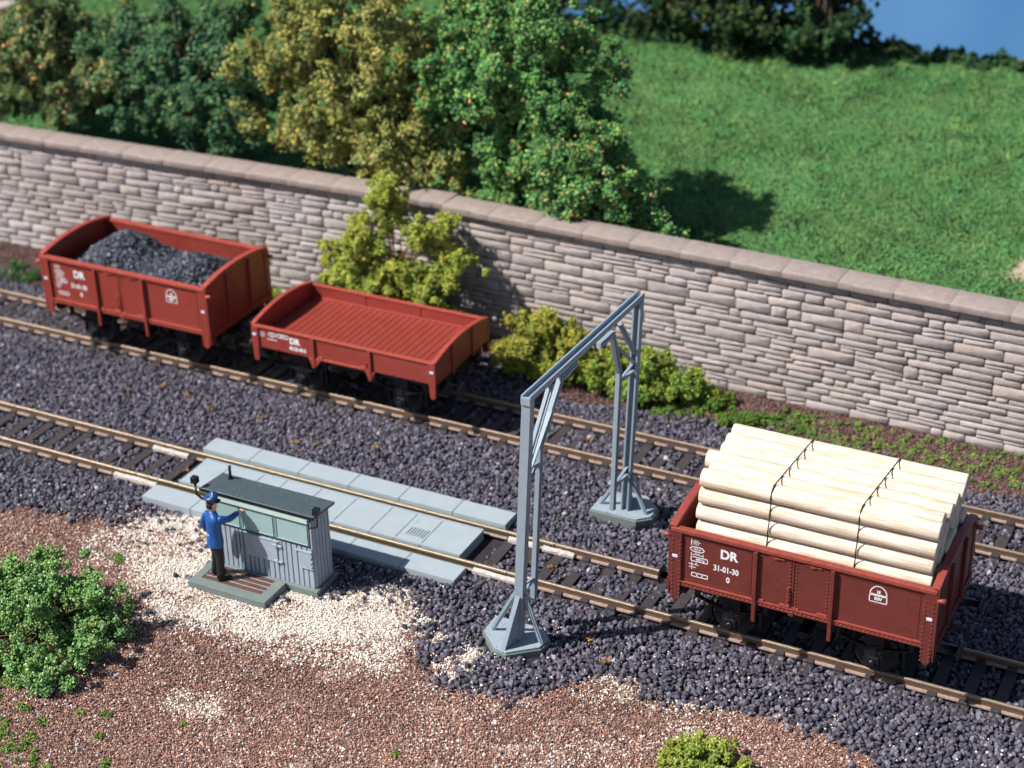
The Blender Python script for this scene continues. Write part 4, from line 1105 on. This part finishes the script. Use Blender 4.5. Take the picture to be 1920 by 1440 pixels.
def ground_cover():
    rg = np.random.default_rng(77)
    Ps = []; Cs = []; Ss = []
    def patch(cx, cy, rx, ry, ncl, rc, per, pal, wts, hz=.10, gs=.03):
        a = rg.uniform(0, 6.28, ncl); q = np.sqrt(rg.random(ncl)); x = cx + rx * q * np.cos(a); y = cy + ry * q * np.sin(a)
        z = gz(x, y) + rg.uniform(.0, hz, ncl)
        k = np.repeat(np.arange(ncl), per); g = rg.normal(size=(len(k), 3)); g /= np.linalg.norm(g, axis=1)[:, None]
        P = np.stack([x, y, z], 1)[k] + g * (rc * rg.uniform(.3, 1, len(k)))[:, None] * np.array([1, 1, .7])
        Ps.append(P); Cs.append(pick(pal, wts, len(P), rg, .2) * rg.uniform(.75, 1.2, (ncl, 1))[k]); Ss.append(gs * rg.uniform(.6, 1.3, len(P)))
    g1 = [(.13, .19, .03), (.07, .15, .025), (.19, .22, .035), (.04, .10, .02), (.05, .17, .03)]; w1 = [4, 4, 2, 2, 2]; g2 = [(.19, .22, .06), (.11, .17, .045), (.25, .26, .075), (.06, .11, .035), (.10, .20, .05)]
    patch(3.6, 8.75, .55, .40, 40, .16, 70, g1, w1, .28); patch(4.45, 8.2, .5, .35, 30, .14, 60, g1, w1, .22); patch(3.0, 8.2, .5, .3, 16, .12, 50, g1, w1)
    patch(5.6, 8.6, .8, .5, 26, .12, 50, g1, w1); patch(2.2, 7.9, .5, .25, 16, .1, 50, g1, w1); patch(5.2, 7.7, .5, .3, 14, .1, 50, g1, w1)
    for cx in np.arange(5.8, 14.5, .55): patch(cx, 8.25 + rg.uniform(-.35, .45), .55, .5, 17, .09, 45, g2, w1, .05, .026)
    for cx in np.arange(6.5, 14.5, .8): patch(cx, 9.0 + rg.uniform(-.1, .15), .5, .25, 7, .09, 45, g2, w1, .06, .026)
    patch(-19.2, 7.9, 1.0, .5, 18, .18, 60, GREEN, [3, 4, 2, 2, .5], .2); patch(-15.9, 7.8, .9, .4, 16, .16, 60, GREEN, [3, 4, 2, 2, .5], .2)
    patch(-9.2, 8.7, .5, .4, 30, .18, 60, YG, [4, 4, 2, 2, .4], .7); patch(-11.0, 9.3, .5, .25, 14, .18, 60, YG, [4, 4, 2, 2, .4], .5); patch(-8.3, 7.6, .6, .3, 14, .14, 60, g1, w1, .2)
    # bottom-left moss and stray tufts
    mp_ = [(.15, .24, .04), (.08, .17, .03), (.24, .30, .08), (.28, .27, .10)]; mw = [4, 4, 2, 1]
    for cx, cy, r_, n_ in ((-4.0, -10.3, .55, 26), (-4.6, -10.0, .4, 10), (-3.2, -10.6, .35, 8), (-5.9, -8.5, .30, 12), (-5.3, -8.9, .35, 6), (-2.6, -9.3, .10, 3), (-4.6, -9.3, .2, 4), (-3.9, -9.4, .1, 3), (-2.0, -9.9, .12, 3), (-3.4, -8.9, .08, 2), (-2.9, -8.6, .08, 2), (-1.3, -8.2, .06, 2), (-6.3, -3.9, .16, 7), (3.1, -7.2, .05, 2), (-4.3, -7.6, .12, 4)):
        patch(cx, cy, r_, r_, n_, .09, 60, mp_, mw, .06, .022)
    patch(2.35, 1.95, .10, .08, 3, .07, 40, [(.05, .25, .03)], [1], .03, .022); patch(-5.0, 4.25 - 1.6, .05, .04, 1, .05, 20, [(.30, .22, .03)], [1])
    P = np.concatenate(Ps); C = np.clip(np.concatenate(Cs), 0, 1); S = np.concatenate(Ss)
    V, F, C = scatter(P, S, C, OCT, .3, rg, (.7, 1.4))
    o = big_mesh('ground_cover', V, F, M['leaf'], C)
    tag(o, 'patches of green moss and weeds on the soil by the wall and in the foreground', 'weeds', kind='stuff')
    # dead leaves on the ballast
    pts = np.array([(-5.5, 2.5), (-5.2, 2.1), (.6, 3.4), (1.0, 2.6), (1.1, 2.35), (-10.5, 3.6), (-9.6, 3.4), (-8.5, 3.0), (3.0, .05), (-7.2, .1), (1.4, 5.75), (5.6, 7.3), (-3.5, 3.1), (-11.2, 2.9), (4.9, -2.1), (5.6, -2.6), (5.5, -2.7), (-7.0, 3.2)])
    P = np.concatenate([np.column_stack([p[0] + rg.normal(0, .05, 9), p[1] + rg.normal(0, .04, 9), np.full(9, -.16) + rg.uniform(-.02, .02, 9)]) for p in pts])
    C = pick([(.45, .22, .04), (.40, .30, .05), (.42, .16, .06)], [3, 2, 1.5], len(P), rg)
    V, F, C = scatter(P, rg.uniform(.018, .034, len(P)), C, OCT, .3, rg)
    o = big_mesh('leaf_litter', V, F, M['leaf'], C)
    tag(o, 'scattered orange and yellow leaf flecks lying on the dark ballast', 'leaf litter', kind='stuff')
ground_cover()

# ------------------------------------------------------------------ meadow, trees, sky
def mz(x, y):
    x = np.asarray(x, float); y = np.asarray(y, float)
    up = np.clip((y - 11.0) / 15.0, 0, 1)
    return 1.75 + 1.72 * up + (fbm(x, y, 6., 1) - .5) * .35
SAND = [(9.9, 15.6), (10.5, 14.2), (13, 13.4), (15, 15.6), (12.0, 16.4), (10.5, 16.2)]
def meadow():
    xs = np.arange(-60, 50, .4); ys = np.concatenate([np.arange(9.95, 31, .4), np.array([31.2, 32, 34, 38])])
    X, Y = np.meshgrid(xs, ys); x, y = X.ravel(), Y.ravel()
    z = mz(x, y) - np.clip(y - 29.0, 0, 20) * 1.6
    
    V = np.stack([x, y, z], 1)
    C = np.tile(np.array([(.08, .18, .06)]), (len(x), 1)) * (.8 + .5 * fbm(x, y, 2., 0))[:, None]
    j = (fbm(x, y, 1.2, 0) - .5) * 1.6; k = (fbm(x, y, 1.2, 2) - .5) * 1.6
    C[inpoly(x + j, y + k, SAND)] = (.45, .36, .26)
    n, m = X.shape; i = np.arange(n * m).reshape(n, m)
    F = np.stack([i[:-1, :-1], i[:-1, 1:], i[1:, 1:], i[1:, :-1]], -1).reshape(-1, 4)
    tag(big_mesh('meadow', V, F, M['soil'], C, smooth=True), 'green meadow behind the wall', 'meadow', kind='structure')
    # flocked grass fibres
    P = jgrid(-34, 22, 10.5, 29.2, .078); x, y = P.T
    P3 = np.stack([x, y, mz(x, y)], 1); v = in_view(P3, 150)
    j = (fbm(x, y, 1.2, 0) - .5) * 1.6; k = (fbm(x, y, 1.2, 2) - .5) * 1.6
    v &= ~(inpoly(x + j, y + k, SAND) & (RNG.random(len(x)) < .93))
    v &= ~(((x < -29.3) & (y > 22.0)) | ((x < 0.5) & (np.abs(y - 29.3) < .5)))
    P3 = P3[v]; n = len(P3)
    hgt = (.035 + .10 * fbm(P3[:, 0], P3[:, 1], 1.1, 3)) * RNG.uniform(.6, 1.35, n)
    a = RNG.uniform(0, 6.28, n); lean = RNG.normal(0, .085, (n, 2)); wd = RNG.uniform(.018, .036, n)
    dx, dy = np.cos(a) * wd, np.sin(a) * wd
    V = np.stack([P3 + np.stack([-dx, -dy, -.05 + 0 * dx], 1), P3 + np.stack([dx, dy, -.05 + 0 * dx], 1), P3 + np.stack([lean[:, 0] + dx * .5, lean[:, 1] + dy * .5, hgt], 1), P3 + np.stack([lean[:, 0] - dx * .5, lean[:, 1] - dy * .5, hgt * .96], 1)], 1).reshape(-1, 3)
    F = (np.arange(n)[:, None] * 4 + np.arange(4)[None])
    tone = (.5 * fbm(P3[:, 0], P3[:, 1], 1.9, 2) + .5 * fbm(P3[:, 0], P3[:, 1], .55, 1))[:, None]; yel = np.clip(fbm(P3[:, 0], P3[:, 1], .8, 3) * 3 - 1.2, 0, 1)[:, None] * .55
    dark = (fbm(P3[:, 0], P3[:, 1], .50, 0) > .635)[:, None]
    C = pick([(.082, .255, .078), (.066, .21, .072), (.135, .285, .078), (.20, .29, .078)], [4, 3, 2, 1.3], n)
    C = (C * (1 - yel) + np.array([(.20, .275, .08)]) * yel) * (.30 + 1.45 * tone) * np.where(dark, .45, 1.0)
    C = np.repeat(C, 4, 0)
    tag(big_mesh('grass', V, F, M['leaf'], C), 'short green flocked grass covering the meadow', 'grass', kind='stuff')
meadow()
# pale path left and along the far edge
m = MB(); n = 24
rings = []
pts = [(-52, 19.5, 27), (-38, 20.4, 28), (-31.6, 21.9, 28), (-29.6, 24.2, 28.2), (-27.5, 27.0, 28.6), (-22, 28.3, 29.2), (-16, 28.6, 29.4), (-8, 28.7, 29.5), (0, 28.8, 29.5)]
vs = []; fs = []
for x, a, b in pts: vs += [(x, a, float(mz(x, a)) + .17), (x, b, float(mz(x, b)) + .17)]
for i in range(len(pts) - 1): fs.append((2 * i, 2 * i + 2, 2 * i + 3, 2 * i + 1))
tag(m.add(vs, fs).build('path', M['path']), 'pale sandy path beyond the trees', 'path', kind='structure')

DG = [(.095, .21, .10), (.060, .155, .075), (.165, .28, .12), (.026, .07, .038), (.28, .30, .14)]
OLV = [(.37, .37, .11), (.26, .30, .09), (.48, .45, .14), (.13, .18, .06), (.55, .36, .13), (.15, .26, .09)]
MG = [(.14, .32, .09), (.095, .25, .085), (.28, .39, .11), (.042, .13, .055), (.62, .34, .16)]
def tree(name, label, loc, bl, ncl, rc, per, gs, pal, wts, seed, r0=.22, **kw):
    e = empty(name, loc, label, 'tree', 'trees beyond the wall')
    o, cl = foliage('crown', bl, ncl, rc, per, gs, pal, wts, seed, None, zmin=2.3, br=7, **kw); o.parent = e; o.location = -Vector(loc)
    t = limbs(loc, cl, e, r0, 40, seed + 1); t.location = -Vector(loc)
    return e
tree('broadleaf_tree', 'olive-green tree with russet flecks at the far left behind the wall', (-20.7, 12.6, 1.8),
     [((-20.7, 12.6, 5.4), (2.3, 1.6, 1.7)), ((-18.9, 12.2, 4.9), (1.3, 1.2, 1.3)), ((-22.3, 12.8, 4.8), (1.6, 1.4, 1.4)), ((-19.6, 13.0, 6.6), (1.4, 1.0, .9)), ((-20.2, 11.4, 4.2), (1.5, .8, .8)), ((-22.0, 11.5, 4.2), (1.2, .8, .8)), ((-22.4, 12.4, 5.6), (1.4, 1.2, 1.3))], 620, .32, 110, .050, [(.20, .30, .11), (.13, .22, .085), (.31, .34, .12), (.05, .11, .05), (.62, .34, .16)], [5, 5, 2.5, 1.6, 1.5], 51, shell=.7)
tree('broadleaf_tree', 'dark green tree with deep hollows behind the coal wagon', (-15.6, 12.5, 1.8),
     [((-16.2, 12.0, 5.6), (1.4, 1.1, 1.0)), ((-14.0, 12.1, 5.5), (1.4, 1.1, 1.1)), ((-17.5, 12.2, 4.4), (1.2, 1.1, .9)), ((-15.2, 11.5, 4.1), (1.8, .9, .8)), ((-13.2, 11.7, 4.2), (1.1, .9, .9)), ((-15.4, 12.9, 6.8), (1.5, .9, .85)), ((-17.6, 12.8, 6.0), (1.1, .9, .9)), ((-13.6, 12.9, 6.9), (.9, .8, .7)), ((-12.9, 12.3, 5.2), (.9, .8, .9)), ((-18.2, 12.2, 5.2), (.9, .8, .9)), ((-15.4, 12.2, 5.0), (1.6, 1.0, 1.0))], 430, .32, 120, .049, DG, [5, 4, 3, 3, .6], 53, shell=.8)
tree('broadleaf_tree', 'tall yellowish olive tree standing behind the middle of the wall', (-9.4, 12.3, 1.8),
     [((-9.9, 11.8, 6.3), (2.2, 1.4, 1.7)), ((-11.1, 11.8, 5.2), (1.4, 1.1, 1.7)), ((-8.2, 12.2, 7.6), (1.8, 1.3, 1.4)), ((-10.9, 12.3, 8.1), (1.9, 1.2, 1.2)), ((-8.0, 11.7, 4.7), (1.5, 1.0, 1.1)), ((-10.4, 11.3, 4.3), (1.6, .9, .9)), ((-6.9, 11.6, 4.1), (1.1, .8, .8)), ((-6.9, 12.2, 6.0), (1.1, .8, 1.2)), ((-11.6, 12.1, 6.8), (1.1, .9, 1.1)), ((-6.3, 11.9, 5.0), (.8, .7, .8)), ((-6.2, 11.5, 3.7), (1.1, .7, .9))], 760, .30, 120, .047, OLV, [5, 4, 3, 2.5, .8, 1], 55, r0=.26, shell=.7)
tree('broadleaf_tree', 'fresh green tree behind the wall, right of the tall yellowish olive tree', (-4.0, 12.9, 1.8),
     [((-4.6, 12.5, 7.1), (1.7, 1.3, 1.2)), ((-2.9, 12.6, 7.0), (1.5, 1.2, 1.2)), ((-3.6, 12.1, 5.8), (1.9, 1.2, 1.0)), ((-5.3, 12.4, 5.6), (1.1, 1.0, 1.0)), ((-2.2, 12.5, 6.0), (1.2, 1.0, 1.0)), ((-4.0, 12.9, 8.3), (1.8, 1.2, .9)), ((-5.9, 12.6, 7.4), (1.0, .9, 1.1)), ((-4.7, 12.2, 4.5), (1.1, .9, .9)), ((-5.6, 12.2, 6.4), (1.0, .9, 1.0)), ((-4.8, 11.7, 3.6), (1.2, .8, .9))], 620, .30, 120, .047, MG, [5, 4, 3, 2.5, .35], 57, shell=.75)
tree('bushy_tree', 'low bushy green tree with orange flecks close behind the coping', (-1.9, 11.6, 1.8),
     [((-2.3, 11.4, 4.6), (1.4, 1.0, 1.0)), ((-.6, 11.4, 4.5), (1.3, .9, .95)), ((-1.5, 11.6, 5.5), (1.4, .9, .9)), ((-3.3, 11.2, 4.0), (1.0, .7, .8)), ((.4, 11.4, 4.1), (1.1, .8, .8)), ((-1.4, 11.0, 3.9), (1.5, .6, .6))], 480, .27, 125, .044, MG, [5, 4, 3, 3, .8], 59, r0=.16, shell=.7)
FD = [(.032, .080, .030), (.020, .056, .025), (.06, .115, .038), (.011, .030, .015), (.14, .13, .05)]
tree('conifer_tree', 'dark spreading tree at the far edge of the meadow, against the blue', (.9, 28.0, 3.3),
     [((-.6, 27.6, 5.2), (1.8, 1.5, 1.7)), ((1.0, 28.0, 5.9), (1.6, 1.3, 1.5)), ((-.2, 28.2, 7.0), (2.0, 1.5, 1.3)), ((1.9, 28.2, 7.0), (1.3, 1.1, .9)), ((.3, 27.4, 4.3), (1.4, 1.0, .7))], 230, .42, 60, .085, FD, [5, 4, 2.5, 3, .5], 61, shell=.7)
tree('conifer_tree', 'dark shaggy tree at the far edge of the meadow with green-gold streaks', (-3.6, 27.4, 3.3),
     [((-3.6, 27.2, 5.2), (1.7, 1.4, 1.7)), ((-5.2, 27.6, 5.6), (1.4, 1.2, 1.3)), ((-2.4, 27.4, 6.6), (1.5, 1.3, 1.4)), ((-4.2, 27.6, 7.2), (1.6, 1.3, 1.2)), ((-2.4, 26.9, 4.2), (1.4, .9, .7))], 240, .42, 60, .085, [(.035, .070, .022), (.018, .045, .018), (.075, .10, .030), (.008, .022, .011), (.13, .12, .045)], [5, 4, 2.5, 3, .8], 63, shell=.7)
tree('conifer_tree', 'small dark tree by the path above the fresh green crown', (-8.6, 28.0, 3.3),
     [((-8.6, 28.0, 5.0), (1.1, 1.0, 1.3)), ((-9.3, 28.2, 6.2), (1.2, 1.0, 1.0)), ((-7.8, 27.8, 6.0), (.9, .8, 1.1)), ((-10.4, 28.0, 5.0), (.8, .8, .9))], 130, .40, 60, .085, FD, [5, 4, 3, 3, .6], 65, shell=.7)
hd = empty('hedge', (6.5, 28.7, 3.3), 'low dark hedge along the far right edge of the meadow', 'hedge')
o, cl = foliage('leaves', [((x, 28.7, 3.5), (1.0, .5, .26)) for x in np.arange(.6, 17, 1.3)], 240, .25, 60, .065, FD, [5, 4, 3, 2, .8], 67, None, zmin=3.45); o.parent = hd; o.location = -Vector(hd.location)
hb = empty('hedge', (-6, 26.9, 3.3), 'low dark undergrowth below the far trees on the meadow edge', 'hedge')
o, cl = foliage('leaves', [((x, 27.0, 3.5), (1.0, .5, .40)) for x in np.arange(-8.5, 1.5, 1.2)], 150, .25, 60, .07, FD, [5, 4, 3, 3, .5], 69, None, zmin=3.45); o.parent = hb; o.location = -Vector(hb.location)

def sky():
    m = bpy.data.materials.new('blue_backdrop'); m.use_nodes = True
    nt = m.node_tree; N = nt.nodes; b = N['Principled BSDF']
    tc = N.new('ShaderNodeTexCoord'); nz = N.new('ShaderNodeTexNoise'); nz.inputs['Scale'].default_value = .06; nz.inputs['Detail'].default_value = 3
    nt.links.new(tc.outputs['Object'], nz.inputs['Vector'])
    rp = N.new('ShaderNodeValToRGB'); e = rp.color_ramp.elements
    e[0].position = .3; e[0].color = (.070, .195, .40, 1); e[1].position = .72; e[1].color = (.12, .26, .48, 1)
    nt.links.new(nz.outputs['Fac'], rp.inputs[0])
    em = N.new('ShaderNodeEmission'); nt.links.new(rp.outputs[0], em.inputs[0]); em.inputs[1].default_value = 1.0
    nt.links.new(em.outputs[0], N['Material Output'].inputs['Surface']); N.remove(b)
    mb = MB(); rings = []
    for i in range(25):
        a = math.radians(-70 + 140 * i / 24); x, y = 120 * math.sin(a) - 15, 120 * math.cos(a) - 22
        rings.append([(x, y, -75), (x * 1.01, y * 1.01, -75), (x * 1.01, y * 1.01, 45), (x, y, 45)])
    mb.loft(rings, True, False)
    tag(mb.build('sky', m), 'plain blue sky backdrop', 'sky', kind='structure')
sky()

# ------------------------------------------------------------------ the railwayman
def person():
    loc = Vector((-3.60, -3.62, -.05)); rz = math.radians(-32)
    e = empty('person', loc, 'person in blue railway jacket, cap and black trousers reaching up to the hut', 'person')
    e.rotation_euler = (0, 0, rz)
    inv = Matrix.Rotation(-rz, 3, 'Z')
    hand = inv @ (Vector((-3.17, -3.13, 1.53)) - loc); hand = Vector(hand)
    shR = Vector((.235, 0.02, 1.62)); shL = Vector((-.235, -.01, 1.62))
    elR = shR.lerp(hand, .5) + Vector((.03, -.02, -.07))
    wrR = shR.lerp(hand, .90)
    elL = Vector((-.37, -.12, 1.29)); wrL = Vector((-.36, -.03, 1.0))
    V = []; Ed = []; Rd = []
    def v(p, r, prev=None):
        V.append(tuple(p)); Rd.append(r)
        if prev is not None: Ed.append((prev, len(V) - 1))
        return len(V) - 1
    pel = v((0, 0, 1.02), (.16, .12)); ch = v((0, 0, 1.3), (.16, .12), pel); up = v((0, -.01, 1.54), (.13, .08), ch)
    nk = v((0, .0, 1.72), (.06, .06), up); hb_ = v((0, .02, 1.83), (.082, .092), nk); hm = v((0, .025, 1.93), (.095, .112), hb_); ht = v((0, .015, 2.04), (.085, .095), hm)
    ns = v((0, .135, 1.885), (.017, .02), hm); 
    v((.098, .01, 1.90), (.014, .024), hm); v((-.098, .01, 1.90), (.014, .024), hm); v((0, .10, 1.80), (.04, .03), hb_)
    for sgn, S, E_, W_ in ((1, shR, elR, wrR), (-1, shL, elL, wrL)):
        a = v(S + Vector((-.03 * sgn, 0, -.02)), (.045, .045), up); b = v(E_, (.045, .045), a); c = v(W_, (.040, .036), b)
        d = (W_ - E_).normalized()
        pm = v(W_ + d * .075, (.043, .026), c)
        sd = Vector((0, 0, 1)).cross(d).normalized() if abs(d.z) < .8 else Vector((0, 1, 0))
        nn = d.cross(sd).normalized()
        for i, (o_, ln) in enumerate(((-.036, .075), (-.012, .092), (.012, .088), (.036, .07))):
            k = W_ + d * .115 + sd * o_
            p1 = v(k, (.012, .012), pm); p2 = v(k + d * ln * .55 + nn * .008, (.011, .011), p1); v(k + d * ln + nn * (.03), (.009, .009), p2)
        th = v(W_ + d * .055 + sd * (-.05), (.013, .013), pm); v(W_ + d * .105 + sd * (-.062) + nn * .012, (.011, .011), th)
    for s in (-1, 1):
        hp_ = v((s * .10, 0, .96), (.11, .11), pel); kn = v((s * .135, .02, .54), (.075, .075), hp_); an = v((s * .15, -.02, .11), (.05, .05), kn); v((s * .165, .12, .05), (.045, .035), an)
    me = bpy.data.meshes.new('body'); me.from_pydata(V, Ed, []); me.update()
    o = link('body', me, M['skin'], e)
    md = o.modifiers.new('skin', 'SKIN'); md.use_smooth_shade = True
    for i, r in enumerate(Rd): me.skin_vertices[0].data[i].radius = r
    me.skin_vertices[0].data[0].use_root = True
    o.modifiers.new('sub', 'SUBSURF').levels = 1; o.modifiers['sub'].render_levels = 1
    # jacket
    n = 20; rings = []
    for z, rx, ry, yo in ((.84, .245, .185, -.015), (.90, .250, .19, -.01), (1.02, .238, .178, 0), (1.16, .212, .158, 0), (1.30, .225, .165, 0), (1.44, .250, .168, 0), (1.55, .268, .160, -.01), (1.63, .255, .135, -.01), (1.69, .17, .105, 0), (1.735, .095, .088, .005), (1.765, .088, .085, .01)):
        ring = []
        for k in range(n):
            a = 2 * math.pi * k / n; w_ = 1 + (.03 * math.sin(5 * a) if z < 1.0 else .012 * math.sin(4 * a + z * 9))
            ring.append((rx * math.cos(a) * w_, yo + ry * math.sin(a) * w_, z))
        rings.append(ring)
    m = MB().loft(rings, True, True)
    m.tube([shR + Vector((-.05, 0, .0)), shR.lerp(elR, .3), shR.lerp(elR, .75), elR, elR.lerp(wrR, .5), wrR], [.095, .098, .085, .080, .074, .066], 12)
    m.tube([shL + Vector((.05, 0, .0)), shL.lerp(elL, .3), shL.lerp(elL, .75), elL, elL.lerp(wrL, .5), wrL], [.095, .094, .082, .078, .072, .062], 12)
    jk = m.build('jacket', M['blue'], e); jk.modifiers.new('sub', 'SUBSURF').render_levels = 1; jk.modifiers['sub'].levels = 1
    b_ = MB()
    for x in (-.07, .07): b_.dome((x, -.172, 1.20), (0, -1, 0), .022, 8)
    b_.build('button', M['glove'], jk)
    # trousers and shoes
    m = MB()
    for s in (-1, 1):
        rr = []
        for (x, y, z, rx, ry) in ((s * .085, 0, 1.0, .12, .14), (s * .10, 0, .86, .115, .125), (s * .125, .01, .55, .088, .095), (s * .145, -.01, .25, .085, .092), (s * .152, -.015, .085, .092, .105)):
            rr.append([(x + rx * math.cos(2 * math.pi * k / 12), y + ry * math.sin(2 * math.pi * k / 12), z) for k in range(12)])
        m.loft(rr, True, True)
    m.build('trousers', M['trouser'], e)
    for s in (-1, 1):
        rr = []
        for (y, rx, z1) in ((-.105, .045, .08), (-.06, .062, .105), (.04, .062, .10), (.13, .066, .075), (.20, .055, .055), (.235, .025, .035)):
            rr.append([(s * .155 + s * .03 * (y + .1) + rx * math.cos(a), y, max(0.0, z1 * .5 + z1 * .5 * math.sin(a))) for a in [2 * math.pi * k / 10 for k in range(10)]])
        MB().loft(rr, True, True).build('shoe', M['black'], e)
    # hair, cap, eyes
    rr = []
    for z, r, yo in ((1.84, .075, -.035), (1.88, .096, -.02), (1.94, .106, -.008), (1.99, .107, 0)):
        rr.append([(r * math.cos(a) * .96, yo + r * 1.05 * math.sin(a), z) for a in np.linspace(math.pi * .98, math.pi * 2.02, 12)] + [(r * .8 * math.cos(a), yo + r * .85 * math.sin(a), z) for a in np.linspace(math.pi * 2.02, math.pi * .98, 12)])
    MB().loft(rr, True, True).build('hair', M['hair'], e)
    m = MB(); rr = []
    for z, r, t in ((1.985, .116, 0), (2.045, .120, 0), (2.06, .125, .0), (2.10, .158, .02), (2.125, .160, .03), (2.16, .125, .035), (2.185, .06, .04), (2.19, .01, .04)):
        rr.append([(r * math.cos(2 * math.pi * k / 20), .012 + r * 1.05 * math.sin(2 * math.pi * k / 20), z + t * math.sin(2 * math.pi * k / 20)) for k in range(20)])
    cp_ = m.loft(rr, True, True).build('cap', M['capblue'], e)
    vs = []; 
    for k in range(9):
        a = math.pi * (.16 + .68 * k / 8); vs += [(.118 * math.cos(a), .012 + .122 * math.sin(a), 2.0), (.135 * math.cos(a), .012 + .215 * math.sin(a), 1.965), (.135 * math.cos(a), .012 + .215 * math.sin(a), 1.975), (.118 * math.cos(a), .012 + .122 * math.sin(a), 2.012)]
    MB().loft([vs[4 * k:4 * k + 4] for k in range(9)], True, True).build('peak', M['black'], cp_)
    MB().loft([[(.1185 * math.cos(2 * math.pi * k / 20), .012 + .1245 * math.sin(2 * math.pi * k / 20), z) for k in range(20)] for z in (1.99, 2.035)], False, True).build('cap_band', M['black'], cp_)
    for s in (-1, 1): MB().dome((s * .038, .122, 1.928), (0, 1, .0), .012, 6).build('eye', M['eye'], e)
    MB().box(-.028, .028, .128, .136, 1.826, 1.834).build('mouth', mat('lips', (.40, .12, .09), .5, .05), e)
    d = (wrL - elL).normalized()
    MB().tube([wrL - d * .02, wrL + d * .06, wrL + d * .14, wrL + d * .22], [(.062, .066), (.05, .062), (.045, .06), (.02, .03)], 10).build('glove', M['glove'], e)
person()
